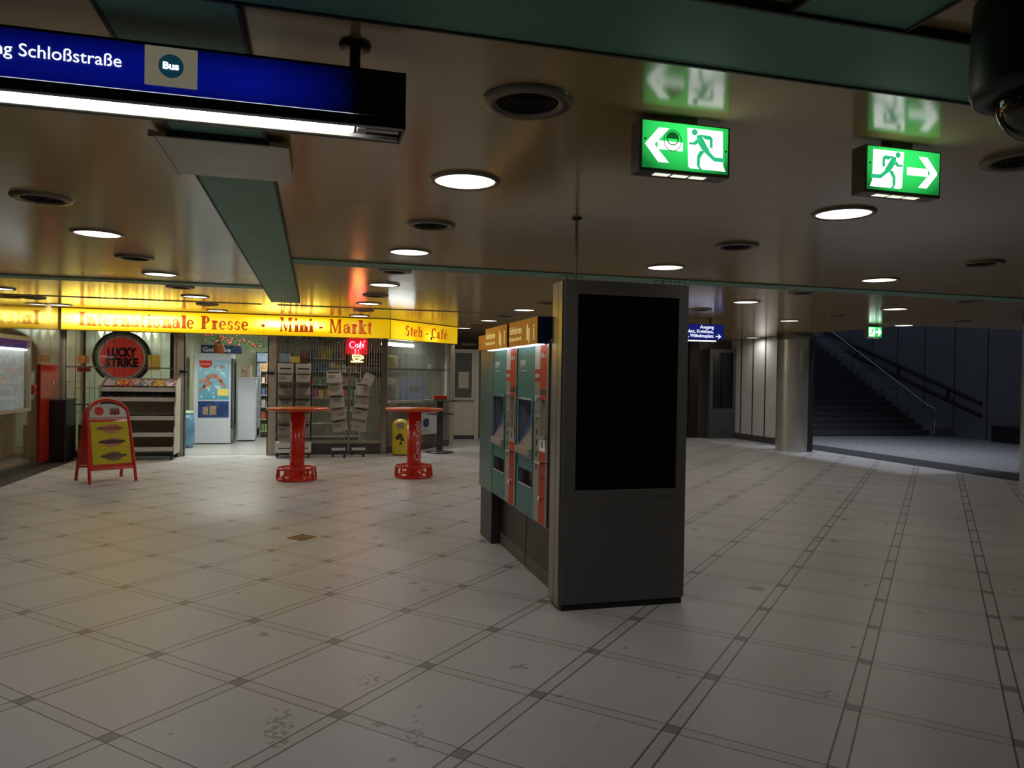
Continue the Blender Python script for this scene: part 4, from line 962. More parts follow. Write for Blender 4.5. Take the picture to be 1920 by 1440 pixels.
# ---- newspaper racks
NM = [print_mat('news_%d' % k, 'news', k, [c]) for k, c in enumerate([(.12,.12,.13),(.35,.10,.08),(.15,.18,.30),(.30,.27,.22)])]
def paper(c, w_, h_, rot, k, lab, grp):
    o = obj('newspaper', MB().obox((0,0,0),(w_,.012,h_)), NM[k % 4]); o.location = c; o.rotation_euler = rot; tag(o, lab, 'newspaper', grp)
t = thing('newspaper_rack', 'tall wheeled newspaper rack right of the entrance with two header plates', 'rack', (-.37, 14.75, 0))
obj('frame', MB().cyl((-.69,14.95,.06),(-.69,14.95,1.86),.012).cyl((-.37,14.95,.06),(-.37,14.95,1.86),.015).cyl((-.05,14.95,.06),(-.05,14.95,1.86),.012).box(-.70,-.04,14.90,14.97,.06,.10), M_DGREY, t, True)
for k, x in enumerate((-.68,-.35)):
    h_ = obj('header_plate', MB().box(x,x+.29,14.88,14.90,1.62,1.80), M_WHITE, t, True, .01)
    obj('header_rule', MB().box(x+.04,x+.25,14.878,14.88,1.69,1.715), M_DGREY, h_, True)
for x in (-.68,-.35):
    for k in range(5):
        z_ = .42 + k*.245
        obj('pocket', MB().box(x,x+.29,14.62,14.63,z_,z_+.05).box(x,x+.29,14.62,14.93,z_-.005,z_+.002).box(x,x+.005,14.62,14.93,z_,z_+.03).box(x+.285,x+.29,14.62,14.93,z_,z_+.03), M_STEEL, t, True)
obj('base_bin', MB().box(-.70,-.04,14.60,14.96,.10,.30), M_WHITE, t, True, .01)
obj('base_rule', MB().box(-.64,-.42,14.598,14.60,.18,.20).box(-.32,-.10,14.598,14.60,.18,.20), M_DGREY, t, True)
for x in (-.66,-.08):
    for y in (14.63,14.92): obj('castor', MB().cyl((x-.012,y,.035),(x+.012,y,.035),.035,n=14).box(x-.01,x+.01,y-.01,y+.01,.04,.11), M_BLACK, t, True)
rown = ['bottom','second','middle','fourth','top']
for q, x in enumerate((-.535,-.205)):
    for k in range(5):
        paper((x, 14.76, .42+k*.245+.115), .265, .235, (R(-28),0,R(random.uniform(-2,2))), q*5+k*3+q,
              'folded newspaper in the %s pocket of the %s column of the wheeled rack' % (rown[k], ('left','right')[q]), 'newspapers in the wheeled rack')
note(-.46,-.28,1.82,1.94,M_YPAPER,'yellow price note on top of the wheeled newspaper rack', y=14.90)
note(-.26,-.12,1.80,1.92,mat('brown_card', (.12,.06,.03), .6, var=.1),'brown card on top of the wheeled newspaper rack', y=14.90, name='card', cat='card')
# star-foot rack
t = thing('newspaper_rack', 'rotating newspaper stand on a star foot before the barred window', 'rack', (.66, 14.75, 0))
obj('pole', MB().cyl((.66,14.75,.08),(.66,14.75,1.72),.016), M_STEEL, t, True)
ft = MB()
for k in range(4):
    a = PI/4 + k*PI/2 + .5; ft.tube([(.66,14.75,.10),(.66+.30*math.cos(a),14.75+.25*math.sin(a),.05)], .016, 8)
    ft.cyl((.66+.30*math.cos(a),14.75+.25*math.sin(a),0),(.66+.30*math.cos(a),14.75+.25*math.sin(a),.06),.02,n=10)
obj('star_foot', ft, M_DGREY, t, True)
obj('foot_tray', MB().box(.34,.60,14.60,14.62,.14,.19).box(.72,.98,14.60,14.62,.14,.19), M_WHITE, t, True)
def wirep(x, z_, tilt):
    mb = MB(); w_, h_ = .30, .20
    mb.tube([(x-w_/2,14.58,z_),(x+w_/2,14.58,z_),(x+w_/2,14.58,z_+.10),(x-w_/2,14.58,z_+.10)], .004, 6, True)
    for q in (-w_/2, 0, w_/2): mb.tube([(x+q,14.58,z_),(x+q,14.73,z_-.01),(x+q,14.78,z_+h_)], .003, 6)
    return mb
for s_, xc in ((0,.43),(1,.90)):
    for k in range(5):
        z_ = .50 + k*.235
        obj('wire_pocket', wirep(xc + (.03*(k-2) if s_ == 0 else -.02*(k-2))*(-1), z_, 0), M_STEEL, t, True)
        if not (s_ == 1 and k == 4):
            paper((xc - (.03 if s_ == 0 else -.02)*(k-2), 14.69, z_+.12), .27, .25, (R(-22),R((-14,14)[s_]*(.8 if k < 2 else .2)),0), s_*3+k,
              'newspaper in the %s pocket on the %s side of the star-foot stand' % (rown[k], ('left','right')[s_]), 'newspapers in the star-foot stand')
paper((1.02,14.66,1.52), .20, .24, (R(-20),R(24),0), 3, 'slanted paper sticking out at the top right of the star-foot stand', 'newspapers in the star-foot stand')

# ---- neon café sign in the window
t = thing('neon_sign', 'red and yellow neon sign with the word Café and a steaming cup', 'neon sign', (.83, FY+.09, 1.8))
obj('back_board', MB().box(.60,1.06,FY+.11,FY+.12,1.78,2.34), M_BLACK, t, True)
mred = mat('neon_red', (1,.1,.15), .4, emit=(1.0,.05,.10), es=100.0); myel = mat('neon_yellow', (1,.8,.4), .4, emit=(1.0,.50,.11), es=80.0)
def nt_(pts, r=.009): return MB().tube([(.83+a, FY+.085, 2.0+b) for a, b in pts], r, 8)
Cc = [(-.09+.055*math.cos(R(d)), .21+.06*math.sin(R(d))) for d in range(45,320,18)]
al = [(-.005+.026*math.cos(R(d)), .195+.028*math.sin(R(d))) for d in range(30,390,24)] + [(.022,.165),(.035,.17)]
fl = [(.045,.17),(.06,.24),(.075,.285),(.085,.26),(.065,.20),(.06,.13),(.07,.145)]
el = [(.095,.195),(.135,.205),(.128,.232),(.105,.225),(.098,.19),(.115,.165),(.145,.175)]
mb = MB()
for q in (Cc, al, fl, el, [(.13,.265),(.16,.295)], [(-.18,.30),(-.17,.13)] ): 
    if q[0] != (-.18,.30): z_ = nt_(q); mb.add(z_.v, z_.f, True)
for q in ([(-.04,.03),(-.02,.07),(-.045,.10),(-.02,.13)], [(.02,.03),(.04,.07),(.015,.10),(.04,.125)]): z_ = nt_(q, .007); mb.add(z_.v, z_.f, True)
z_ = MB().tube([(.83+a, FY+.10, 2.0+b) for a, b in [(-.215,.325),(.215,.325),(.215,-.0),(-.215,-.0)]], .004, 6, True)
obj('red_tube', mb, mred, t, True)
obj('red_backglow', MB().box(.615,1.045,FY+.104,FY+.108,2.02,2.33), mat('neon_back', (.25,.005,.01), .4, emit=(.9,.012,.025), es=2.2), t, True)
cup = [(-.09,0),(.09,0),(.075,-.07),(.04,-.105),(-.04,-.105),(-.075,-.07)]
mb = MB().tube([(.83+a, FY+.085, 2.0+b) for a, b in cup], .010, 8, True)
z_ = nt_([(.085,-.02),(.125,-.02),(.125,-.06),(.075,-.07)], .009); mb.add(z_.v, z_.f, True)
z_ = nt_([(-.12,-.13),(.12,-.13)], .010); mb.add(z_.v, z_.f, True); z_ = nt_([(-.06,-.05),(.06,-.05)], .009); mb.add(z_.v, z_.f, True)
obj('yellow_tube', mb, myel, t, True)

# ---- inside the shop: drinks cooler
t = thing('drinks_cooler', 'white drinks cooler with a blue advert on its side, behind the entrance', 'fridge', (-2.2, 17.9, 0))
obj('cabinet', MB().box(-2.57,-1.80,17.6,17.64,.03,2.03).box(-2.57,-2.53,17.641,18.409,.03,2.03).box(-2.57,-1.80,18.41,18.45,.03,2.03).box(-2.529,-1.80,17.641,18.409,1.90,2.03).box(-2.529,-1.80,17.641,18.409,.03,.35), mat('cooler_white', (.62,.66,.72), .3, var=.03), t, True)
obj('door_frame', MB().box(-1.80,-1.77,17.60,17.66,.40,1.92).box(-1.80,-1.77,18.39,18.45,.40,1.92).box(-1.80,-1.77,17.66,18.39,1.84,1.92).box(-1.80,-1.77,17.66,18.39,.36,.44), M_DGREY, t, True)
obj('glass_door', MB().box(-1.79,-1.785,17.66,18.39,.44,1.84), M_GLASSD, t, True)
obj('inner_light', MB().box(-1.83,-1.815,17.68,17.72,.45,1.83), mat('cooler_light', (1,1,1), .4, emit=(.8,.92,1), es=3.0), t, True)
mad, nt, b = nodes('advert_blue'); g = NG(nt); x, y, z = g.xyz()
base = g.mix(g.m('MULTIPLY', g.m('ADD', z, -1.0), 1.3, clamp=True), (.10,.35,.50), (.35,.62,.75))
base = g.mix(g.m('GREATER_THAN', g.noise(9, 3), .62), base, (.6,.78,.85)); nt.links.new(base, b.inputs['Base Color']); b.inputs['Roughness'].default_value = .3
po = obj('advert_poster', MB().box(-2.48,-1.84,17.592,17.597,1.00,1.87), mad, t, True)
hands = MB()
for (cx, cz, rx, rz, an) in ((-2.35,1.42,.11,.045,10),(-2.20,1.52,.13,.05,15),(-2.28,1.33,.12,.045,35),(-2.40,1.25,.09,.03,50),(-2.05,1.46,.09,.05,-30),(-1.98,1.35,.10,.04,-50)):
    a = R(an); hands.prism([(cx+rx*math.cos(k*PI/8)*math.cos(a)-rz*math.sin(k*PI/8)*math.sin(a), cz+rx*math.cos(k*PI/8)*math.sin(a)+rz*math.sin(k*PI/8)*math.cos(a)) for k in range(16)], lambda p, q, k: Vector((p,17.589+k,q)), .002)
obj('hands_picture', hands, mat('skin_print', (.50,.22,.15), .4, var=.35, vscale=14), po, True)
obj('red_logo', MB().prism([(-2.33+.13*math.cos(k*PI/10), 1.80+.10*math.sin(k*PI/10)) for k in range(-10,1)]+[(-2.20,1.865),(-2.46,1.865)], lambda p, q, k: Vector((p,17.587+k,q)), .002), M_RED, po, True)
L_ = text_mb('Coca-Cola', .06, .0004, shear=.3); fitx(L_, -2.43, -2.24); obj('logo_lettering', at(L_, (0,17.584,1.77)), M_WPRINT, po, True)
L_ = text_mb('C it!', .09, .0004, .001); fitx(L_, -2.16, -1.94); obj('slogan_lettering', at(L_, (0,17.588,1.70)), mat('slogan_red', (.6,.06,.10), .4), po, True)
obj('yellow_notice', MB().box(-2.08,-1.85,17.586,17.589,1.09,1.24), M_YPAPER, po, True)
p2 = obj('lower_poster', MB().box(-2.48,-1.84,17.592,17.597,.60,.965), mat('night_print', (.03,.06,.20), .3, var=.6, vscale=7), t, True)
obj('cups_picture', MB().box(-2.38,-2.27,17.589,17.591,.66,.84).box(-2.24,-2.10,17.589,17.591,.66,.86), mat('cup_print', (.35,.24,.16), .4, var=.3, vscale=30), p2, True)
obj('base_grille', MB().box(-1.80,-1.775,17.62,18.43,.05,.34), M_STEELD, t, True)
# parasol/figure standing on the cooler
t = thing('display_figure', 'small brown and orange display figure standing on the drinks cooler', 'ornament', (-2.08, 17.75, 2.03))
obj('body', MB().lathe([(0,0),(.10,0),(.12,.08),(.10,.18),(.07,.24)],(-2.08,17.75,2.03)), mat('figure_orange', (.45,.10,.03), .5, var=.3), t, True)
obj('head', MB().lathe([(.07,.24),(.09,.30),(.08,.38),(0,.42)],(-2.08,17.75,2.03)), mat('figure_brown', (.12,.06,.04), .5, var=.3), t, True)
# blue sign on the partition
t = thing('drinks_sign', 'dark blue drinks sign with white lettering above the cooler', 'sign', (-2.1, 19.0, 2.1))
obj('board', MB().box(-2.62,-1.70,18.95,18.98,2.06,2.26), mat('navy_board', (.02,.04,.14), .4), t, True)
obj('cord', MB().cyl((-2.5,18.965,2.26),(-2.5,18.965,ZC-.06),.004,n=6).cyl((-1.8,18.965,2.26),(-1.8,18.965,ZC-.06),.004,n=6), M_BLACK, t, True)
L_ = text_mb('Getränke', .15, .001, .003); fitx(L_, -2.58, -1.95); obj('lettering', at(L_, (0,18.944,2.10)), M_WPRINT, t, True)
# white cabinet next to it
t = thing('chest_cabinet', 'plain white cabinet between cooler and product shelves', 'cabinet', (-1.53, 18.4, 0))
obj('body', MB().box(-1.72,-1.33,18.25,18.75,.03,1.47), mat('cooler_white', (0,0,0)), t, True, .012)
obj('door', MB().box(-1.335,-1.318,18.27,18.73,.10,1.45), M_WHITE, t, True)
obj('lid', MB().box(-1.73,-1.31,18.24,18.76,1.47,1.50), M_WHITE, t, True, .006)
obj('foot', MB().box(-1.70,-1.35,18.28,18.72,0,.03), M_BLACK, t, True)
tag(obj('coffee_box', MB().box(-1.66,-1.44,18.35,18.6,1.50,1.78), mat('coffee_box', (.55,.40,.28), .5, var=.5, vscale=12), bevel=.005), 'brown and cream box standing on the plain white cabinet', 'box')
# dark cooler and shelving at the back
t = thing('display_fridge', 'black framed display fridge at the back of the shop', 'fridge', (-1.0, 20.0, 0))
obj('cabinet', MB().box(-1.45,-.55,20.0,20.5,0,2.15), M_DGREY, t, True, .01)
obj('lit_header', MB().box(-1.42,-.58,19.985,20.0,1.90,2.12), mat('fridge_header', (.2,.25,.3), .3, emit=(.3,.42,.55), es=.35, var=.3), t, True)
obj('glass_front', MB().box(-1.42,-.58,19.985,20.0,.2,1.85), mat('fridge_inside', (.15,.17,.2), .2, emit=(.25,.3,.38), es=.35, var=.6, vscale=11), t, True)
def shelfunit(x0, x1, y0, nsh, lab, ztop=1.85, dep=.3, name='product_shelf', step=.3):
    t = thing(name, lab, 'shelf', ((x0+x1)/2, y0, 0))
    obj('back_panel', MB().box(x0,x1,y0+dep-.02,y0+dep,.05,ztop), M_CREAM, t, True)
    for x in (x0, x1-.02): obj('upright', MB().box(x,x+.02,y0,y0+dep,0,ztop), M_CREAM, t, True)
    for k in range(nsh): obj('shelf_board', MB().box(x0+.02,x1-.02,y0,y0+dep-.02,.15+k*step,.165+k*step), M_WHITE, t, True)
    return t
PM = [mat('pack_%d' % k, c, .4, var=.4, vscale=18) for k, c in enumerate([(.65,.12,.08),(.70,.50,.10),(.62,.62,.58),(.10,.22,.45),(.55,.28,.12),(.15,.35,.18),(.45,.12,.22),(.75,.70,.55)])]
pn = ['red','yellow','pale grey','blue','orange brown','green','plum','cream']
def goods(x0, x1, y0, zs, where, grp, w_=.10, d_=.12, rnd=random.Random(3)):
    for q, z_ in enumerate(zs):
        x = x0 + .02; k = 0
        while x + w_ < x1:
            ww = w_*rnd.uniform(.75,1.15); hh = rnd.uniform(.13,.22); c = rnd.randrange(8)
            mb = MB().box(x,x+ww*.9,y0+.01,y0+d_,z_,z_+hh)
            o = obj('product_pack', mb, PM[c], bevel=.004)
            tag(o, '%s pack, %s from left, %s level of %s' % (pn[c], ['first','second','third','fourth','fifth','sixth','seventh','eighth','ninth','tenth','eleventh','twelfth'][k], ['lowest','second','third','fourth','fifth','sixth'][q], where), 'pack', grp)
            x += ww + .012; k += 1
shelfunit(-1.30,-.60,19.30,6,'product shelf in the shop behind the white cabinet')
goods(-1.28,-.62,19.30,[.165+k*.3 for k in range(6)],'shelf behind white cabinet','packs on the shelf behind the white cabinet')
shelfunit(-.35,1.05,17.6,7,'long product shelf behind the barred shop window',2.15)
goods(-.33,1.03,17.6,[.165+k*.3 for k in (3,4,5,6)],'long shelf behind barred window','packs behind the barred window', .12)
# flower garland over the entrance
t = thing('flower_garland', 'green artificial garland with red blossoms above the entrance', 'garland', (-1.6, 16.6, 2.4))
rg = random.Random(5)
path = [Vector((-2.25 + .17*k, 16.6, 2.37 - .20*(k/8)**1.5 + .02*math.sin(k*2))) for k in range(9)]
lv = MB(); fw = MB()
for k in range(900):
    s_ = rg.random()*7.99; i = int(s_); p = path[i].lerp(path[i+1], s_-i) + Vector((rg.gauss(0,.05),rg.gauss(0,.05),rg.gauss(0,.075)))
    p.z = min(p.z, 2.60)
    d = Vector((rg.gauss(0,1),rg.gauss(0,1),rg.gauss(0,1))).normalized()*.035; e = d.orthogonal().normalized()*.012
    lv.add([p, p+d*.5+e, p+d, p+d*.5-e], [(0,1,2,3)])
for k in range(26):
    s_ = rg.random()*7.99; i = int(s_); p = path[i].lerp(path[i+1], s_-i) + Vector((rg.gauss(0,.06),-.06,rg.gauss(0,.06)))
    fw.lathe([(0,-.022),(.02,-.012),(.024,.005),(.01,.018),(0,.016)], p, n=8)
obj('cord', MB().cyl(path[1],(path[1].x,path[1].y,ZC-.06),.004,n=6).cyl(path[7],(path[7].x,path[7].y,ZC-.06),.004,n=6), M_BLACK, t, True)
obj('stem', MB().tube(path, .008, 6), mat('stem_green', (.05,.12,.03), .6), t, True)
obj('leaves', lv, mat('leaf_green', (.07,.16,.05), .5, var=.4, vscale=10), t, True)
obj('blossoms', fw, mat('blossom_red', (.6,.06,.04), .5, var=.3), t, True)
t = thing('window_garland', 'dark tinsel garland along the top of the barred shop window', 'garland', (.3, 15.55, 2.5))
lv = MB()
for k in range(700):
    p = Vector((rg.uniform(-.6,1.2), 15.55+rg.gauss(0,.04), 0)); p.z = 2.42 - abs(rg.gauss(0,.11)) - .06*math.sin(p.x*5)
    d = Vector((rg.gauss(0,1),rg.gauss(0,1),rg.gauss(0,1))).normalized()*.05; e = d.orthogonal().normalized()*.012
    lv.add([p, p+d*.5+e, p+d, p+d*.5-e], [(0,1,2,3)])
obj('tinsel', lv, mat('dark_tinsel', (.10,.12,.09), .25, metal=.5, var=.6, vscale=16), t, True)
obj('cord', MB().tube([(-.6,15.55,2.42),(.3,15.55,2.40),(1.2,15.55,2.42)], .006, 6).cyl((-.55,15.55,2.42),(-.55,15.55,ZC-.06),.004,n=6).cyl((1.15,15.55,2.42),(1.15,15.55,ZC-.06),.004,n=6), M_BLACK, t, True)
# cool-blue bag at the left of the cooler
t = thing('display_barrel', 'small blue and white display barrel left of the drinks cooler', 'barrel', (-2.68, 16.9, 0))
obj('drum', MB().lathe([(0,.02),(.15,.02),(.17,.1),(.18,.35),(.17,.60),(.15,.72),(0,.72)],(-2.62,16.9,0),n=30), mat('barrel_blue', (.10,.22,.33), .35, var=.5, vscale=4), t, True)
obj('lid', MB().lathe([(0,.72),(.16,.72),(.17,.74),(.16,.78),(.0,.80)],(-2.62,16.9,0),n=30), mat('bag_green', (.35,.5,.35), .4, var=.5, vscale=16), t, True)
tag(obj('wall_picture', MB().box(-2.778,-2.765,17.9,18.3,1.3,1.9), mat('picture_print', (.35,.30,.22), .5, var=.5, vscale=8)), 'framed picture on the pale shop wall left of the cooler', 'picture')

# café interior: dark wall units, work counter, lit tube
t = thing('cafe_counter', 'dark counter with coffee machines inside the café window', 'counter', (2.1, 18.2, 0))
obj('worktop', MB().box(1.5,2.95,17.3,17.9,.98,1.02), M_WOODD, t, True)
obj('cabinet', MB().box(1.55,2.95,17.35,17.88,.02,.98), M_DGREY, t, True)
t = thing('coffee_machine', 'dark blue coffee machine on the café counter, wider one', 'coffee machine', (2.3, 17.6, 1.02))
obj('body', MB().box(1.98,2.6,17.42,17.82,1.02,1.56), mat('machine_navy', (.05,.06,.13), .35, var=.2), t, True, .015)
obj('spout', MB().box(2.15,2.4,17.36,17.42,1.25,1.35), M_CHROME, t, True)
obj('top_tray', MB().box(1.96,2.62,17.40,17.84,1.56,1.59), M_STEEL, t, True)
t = thing('coffee_machine', 'narrow black coffee grinder beside the wider coffee machine', 'coffee machine', (1.7, 17.6, 1.02))
obj('body', MB().box(1.62,1.85,17.45,17.75,1.02,1.40), M_BLACK, t, True, .01)
obj('hopper', MB().lathe([(.05,.38),(.10,.48),(.10,.60),(0,.61)],(1.735,17.6,1.02)), M_GLASSD, t, True)
t = thing('wall_menu', 'dark menu board on the café back wall with pale lettering', 'menu board', (2.0, 20.5, 1.9))
obj('board', MB().box(.9,3.0,20.55,20.58,1.55,2.2), M_DGREY, t, True)
for k in range(5): obj('menu_line', MB().box(1.1,2.3-.15*(k%2),20.545,20.55,2.10-k*.1,2.12-k*.1), M_WPRINT, t, True)
note(.10,.42,1.74,2.02,M_YPAPER,'larger yellow note hanging in the slanted café window', y=.045, mapper=L45)
note(1.50,1.68,1.72,1.86,M_YPAPER,'smaller yellow note hanging in the slanted café window', y=.045, mapper=L45)
# shop lamps
def tubelamp(lab, x0, x1, y, z, es=6.0, power=SHOP_W):
    t = thing('fluorescent_lamp', lab, 'ceiling light', ((x0+x1)/2, y, z))
    obj('tube', MB().cyl((x0,y,z-.05),(x1,y,z-.05),.02,n=12), mat('shop_tube', (1,1,1), .4, emit=(.93,1.0,.92), es=es), t, True)
    obj('batten', MB().box(x0-.03,x1+.03,y-.05,y+.05,z-.025,z).box(x0+.1,x0+.13,y-.01,y+.01,z,ZC-.06).box(x1-.13,x1-.1,y-.01,y+.01,z,ZC-.06), M_WHITE, t, True)
    l = add_light(t, power, x1-x0, 170, (.95,1.0,.90), -.08, 'RECTANGLE', .1)
    return t
t = thing('fluorescent_lamp', 'bright fluorescent lamp behind the slanted café window', 'ceiling light', (1.42, 15.22, 0), a45)
obj('tube', MB().cyl((.12,.22,2.255),(1.15,.22,2.255),.03,n=14), mat('cafe_tube', (1,1,1), .4, emit=(.90,.96,1.0), es=42.0), t)
obj('batten', MB().box(.08,1.19,.17,.27,2.29,2.32).box(.2,.22,.21,.23,2.32,ZC-.064).box(1.05,1.07,.21,.23,2.32,ZC-.064), M_WHITE, t)
l = add_light(t, SHOP_W*.9, 1.0, 170, (.92,.97,1.0), 2.2, 'RECTANGLE', .1); l.location = (.64, .5, 2.2)
tubelamp('fluorescent lamp over the drinks cooler inside the shop', -2.2, -1.0, 15.85, ZC-.09)
tubelamp('fluorescent lamp at the back of the shop', -1.6, -.2, 18.9, ZC-.09, power=SHOP_W*.6)
tubelamp('fluorescent lamp above the display behind the round red sign', -4.1, -3.1, 15.8, ZC-.09, power=SHOP_W*.35)

for lx, ly, lab in STAIR_FILLS:  # unseen fill lamps, added to brighten the paving and hall edge
    t = thing('stair_fill_lamp', lab, 'ceiling light', (lx, ly, 6.45), 0, 'added unseen fill lamps above the stairs')
    obj('housing', MB().box(-.3,.3,-.15,.15,-.05,.05), M_WHITE, t)
    add_light(t, 40.0, .5, 95, (.80,.88,1.0), -.06, 'RECTANGLE', .25)
# café side door in the back wall
dr = struct('door_1', MB().box(3.34,3.40,18.52,18.6,0,2.30).box(3.98,4.08,18.52,18.6,0,2.30).box(3.40,3.98,18.52,18.6,2.20,2.30).box(3.40,3.98,18.54,18.6,.10,1.06).box(3.40,3.46,18.54,18.6,1.06,2.2).box(3.90,3.98,18.54,18.6,1.06,2.2), mat('door_white', (.75,.72,.62), .4, var=.06))
struct('door_pane', MB().box(3.46,3.90,18.56,18.575,1.06,2.2), mat('dim_pane', (.16,.17,.14), .2, var=.1), dr)
struct('door_handle', MB().box(3.50,3.95,18.50,18.52,.98,1.0).cyl((3.94,18.5,1.0),(3.94,18.54,1.0),.012), M_STEEL, dr)
struct('baseboard_door', MB().box(3.40,3.98,18.53,18.6,0,.10), M_DARKB)
t = thing('door_notice', 'pale notice sheet on the pane of the white café door', 'notice', (3.75, 18.55, 1.3))
obj('sheet', MB().box(3.55,3.82,18.548,18.553,1.30,1.72), M_PAPER, t, True)
t = thing('side_sign', 'dim sign reading BAHN above the white café door', 'sign', (3.7, 18.5, 2.4))
obj('board', MB().box(3.2,4.5,18.48,18.54,2.34,2.54), M_DGREY, t, True)
L_ = text_mb('BAHN', .10, .001, .002); fitx(L_, 3.62, 3.98); obj('lettering', at(L_, (0,18.475,2.39)), M_CREAM, t, True)
tag(obj('wall_box', MB().box(4.15,4.28,18.54,18.6,1.35,1.52), M_CREAM, bevel=.006), 'small cream switch box on the wall right of the white door', 'box')

# ================================================================== LEFT WALL THINGS
WX = -4.45
t = thing('poster_case', 'backlit poster case with grey map on the left wall', 'display case', (WX, 12.6, 1.5))
obj('frame', MB().box(WX,WX+.10,11.9,11.95,.95,2.12).box(WX,WX+.10,13.27,13.33,.95,2.12).box(WX,WX+.10,11.95,13.27,2.06,2.12).box(WX,WX+.10,11.95,13.27,.95,1.0).box(WX,WX+.02,11.95,13.27,1.0,2.06), M_ALU, t, True)
obj('header_strip', MB().box(WX+.02,WX+.055,11.95,13.27,1.94,2.06), mat('header_blue', (.02,.04,.20), .4, emit=(.02,.05,.25), es=.3), t, True)
mpc, nt, b = nodes('map_lit'); g = NG(nt); x, y, z = g.xyz()
base = g.mix(g.noise(14, 5), (.10,.12,.10), (.34,.37,.34)); nt.links.new(base, b.inputs['Base Color'])
e = g.m('ADD', .55, g.m('MULTIPLY', g.m('POWER', g.m('MULTIPLY', g.m('ADD', z, .5), 1.05, clamp=True), 7.0), 2.2))
nt.links.new(base, b.inputs['Emission Color']); nt.links.new(g.m('MULTIPLY', e, 1.9), b.inputs['Emission Strength'])
obj('map_sheet', MB().box(WX+.02,WX+.03,11.95,13.24,1.0,1.94), mpc, t, True)
obj('case_lamp', MB().cyl((WX+.06,11.98,1.915),(WX+.06,13.24,1.915),.014,n=10), mat('case_tube', (1,1,1), .4, emit=(.85,.92,1), es=5.0), t, True)
obj('glass', MB().box(WX+.088,WX+.092,11.95,13.27,1.0,2.06), M_GLASSD, t, True)
t = thing('red_cabinet', 'tall glossy red wall cabinet between poster case and shop corner', 'cabinet', (WX, 14.35, 0))
obj('body', MB().box(WX+.001,WX+.045,13.92,14.86,.04,1.70), mat('cabinet_red', (.42,.03,.015), .15, var=.08), t, True, .006)
obj('lock', MB().cyl((WX+.045,14.5,1.30),(WX+.055,14.5,1.30),.018,n=16).box(WX+.045,WX+.055,14.48,14.55,1.36,1.42), M_CHROME, t, True)
t = thing('fire_call_box', 'small dark red call box on the wall left of the red cabinet', 'alarm', (WX, 13.67, 1.28))
obj('box', MB().box(WX,WX+.05,13.60,13.74,1.20,1.36), M_REDM, t, True, .008)
obj('button', MB().cyl((WX+.05,13.67,1.28),(WX+.058,13.67,1.28),.03), M_BLACK, t, True)
t = thing('litter_bin', 'black wall litter bin in front of the red cabinet', 'bin', (WX+.2, 14.65, 0))
obj('body', MB().box(WX+.06,WX+.30,14.35,14.93,.06,1.06), M_BLACK, t, True, .02)
obj('lid', MB().box(WX+.05,WX+.31,14.34,14.94,1.06,1.10), M_DGREY, t, True, .01)
obj('foot', MB().box(WX+.09,WX+.27,14.40,14.88,0,.06), M_BLACK, t, True)
t = thing('floor_box', 'low grey box on the floor at the left shop corner', 'box', (-4.15, 15.05, 0))
obj('body', MB().box(-4.12,-3.90,14.93,15.14,.0,.62), M_DGREY, t, True, .01)
obj('panel', MB().box(-4.08,-3.96,14.925,14.93,.25,.5), M_BLACK, t, True)

# floor plate
t = thing('floor_plate', 'small square brass floor plate among the pale tiles', 'floor plate', (-.10, 7.54, 0), R(45))
obj('frame', MB().box(-.10,.10,-.10,-.085,0,.006).box(-.10,.10,.085,.10,0,.006).box(-.10,-.085,-.085,.085,0,.006).box(.085,.10,-.085,.085,0,.006), mat('brass', (.32,.17,.05), .4, metal=.6, var=.2), t)
obj('lid', MB().box(-.085,.085,-.085,.085,0,.004), mat('brass_dark', (.25,.15,.06), .5, var=.4, vscale=30), t)

# ================================================================== RIGHT SIDE
def column(lab, x, y):
    t = thing('round_column', lab, 'column', (x, y, 0), 0, 'round steel columns')
    obj('shaft', MB().lathe([(.40,0),(.40,2.58)], n=64), mat('column_steel', (.62,.61,.57), .30, metal=.7, var=.10, vscale=1.5), t)
    obj('capital', MB().lathe([(.40,2.58),(.415,2.59),(.415,ZC)], n=64), M_DGREY if False else mat('capital_grey', (.16,.145,.11), .3, metal=.4, var=.1), t)
    obj('joint_cover', MB().box(.10,.22,-.405,-.34,.0,2.58), M_DGREY, t)
    return t
c1_ = column('round steel column standing at the right before the stair opening', 10.87, 15.0)
dup(c1_, (10.93, 8.78, 0), 0, 'round steel column cut by the right picture edge')
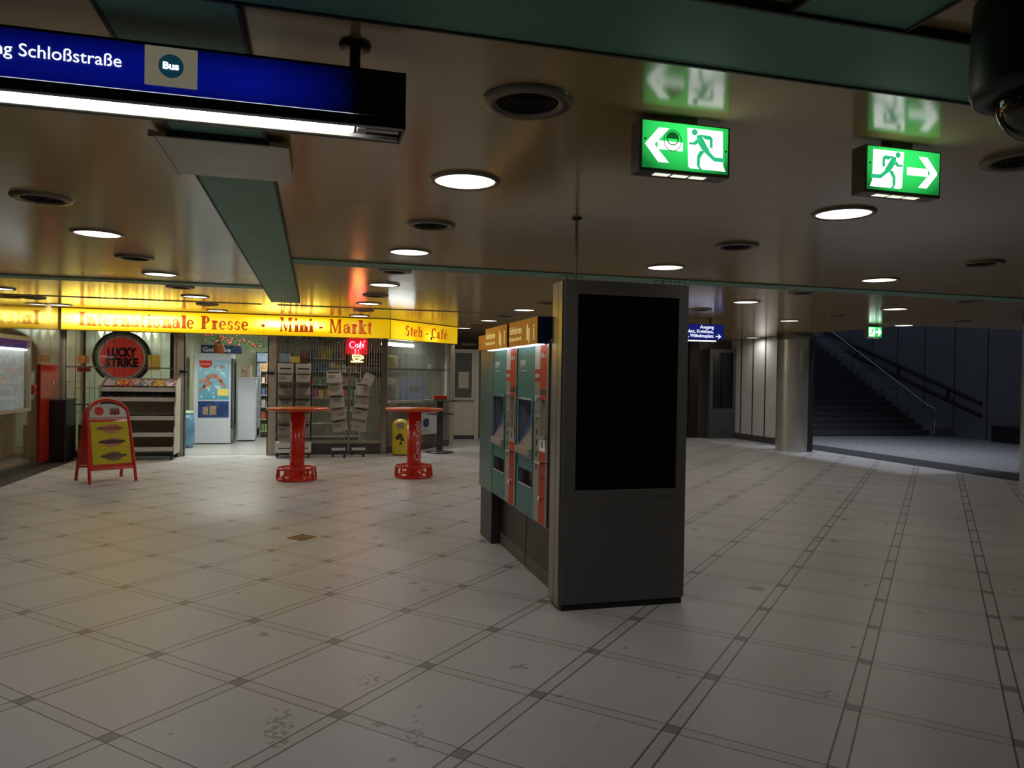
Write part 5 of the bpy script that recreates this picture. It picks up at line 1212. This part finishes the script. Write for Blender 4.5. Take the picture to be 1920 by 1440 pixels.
# far advertising pillar
t = thing('information_pillar', 'distant grey display pillar with a dark screen beside the ribbed wall', 'pillar', (11.05, 18.2, 0))
obj('housing', MB().box(10.53,11.60-.27,18.25,18.45,.0,2.48), mat('far_pillar', (.11,.115,.13), .35, var=.06, metal=.2), t, True, .01)
obj('screen', MB().box(10.64,11.24,18.235,18.25,.84,2.38), mat('far_screen', (.004,.004,.008), .08), t, True)
obj('maker_mark', MB().box(11.0,11.2,18.246,18.25,.76,.79), M_STEELD, t, True)
struct('trim_15', MB().box(10.05,10.33,18.50,18.6,0,ZC), M_BLACK)  # black panel painting the darkness of an opening in the back wall
t = thing('alarm_button', 'orange red alarm button on the ribbed wall beside the column', 'alarm', (11.35, 16.22, 1.3))
obj('red_dome', MB().cyl((11.35,16.22,1.40),(11.27,16.22,1.40),.075,.05,n=24), mat('alarm_red', (.75,.10,.03), .35, emit=(.9,.12,.03), es=.25), t, True)
obj('white_plate', MB().box(11.335,11.35,16.16,16.28,1.18,1.28), M_WHITE, t, True)
obj('key_box', MB().box(11.31,11.35,16.17,16.26,1.02,1.14), M_BLACK, t, True)
# stair handrails
def rail(lab, x, pts, r=.022, posts=()):
    t = thing('handrail', lab, 'handrail', (x, pts[0][0], 0))
    obj('rail', MB().tube([(x, a, b) for a, b in pts], r, 10), M_CHROME, t, True)
    m_ = MB()
    for (a, z0, z1) in posts: m_.cyl((x, a, z0), (x, a, z1), .018, n=10)
    if posts: obj('post', m_, M_STEELD, t, True)
    return t
rail('thin chrome stair handrail, lower of the right-hand rails', 18.25, [(18.35,.1),(18.35,.86),(18.6,.93),(25.0,4.55)], posts=((19.9,.85,1.68),(22.0,1.97,2.85)))
t = thing('handrail', 'thick dark handrail band on the stairwell wall, sloping down to the right', 'handrail', (18.88, 17.5, 0))
for dz in (0, -.36):
    obj('rail', MB().tube([(18.84,17.3,1.05+dz),(18.84,17.5,1.12+dz),(18.84,25,3.82+dz)], .05, 10), M_BLACK, t, True)
brk = MB()
for a in (18.5,20.5,22.5,24.5): brk.box(18.83,18.9,a-.02,a+.02,1.12+(a-17.5)*.36-.4,1.12+(a-17.5)*.36)
obj('bracket', brk, M_DGREY, t, True)
t = thing('storage_box', 'low dark bench-like box by the stairwell wall at far right', 'box', (18.7, 15.4, 0))
obj('body', MB().box(18.45,18.88,14.9,16.6,.004,.42), M_BLACK, t, True, .02)
obj('lid', MB().box(18.43,18.88,14.88,16.62,.42,.45), M_DGREY, t, True)
tag(obj('paper_scrap', MB().obox((13.9,18.0,.02),(.20,.12,.03),(.1,.1,.4)), M_PAPER), 'white scrap of paper on the floor at the foot of the stairs', 'litter')
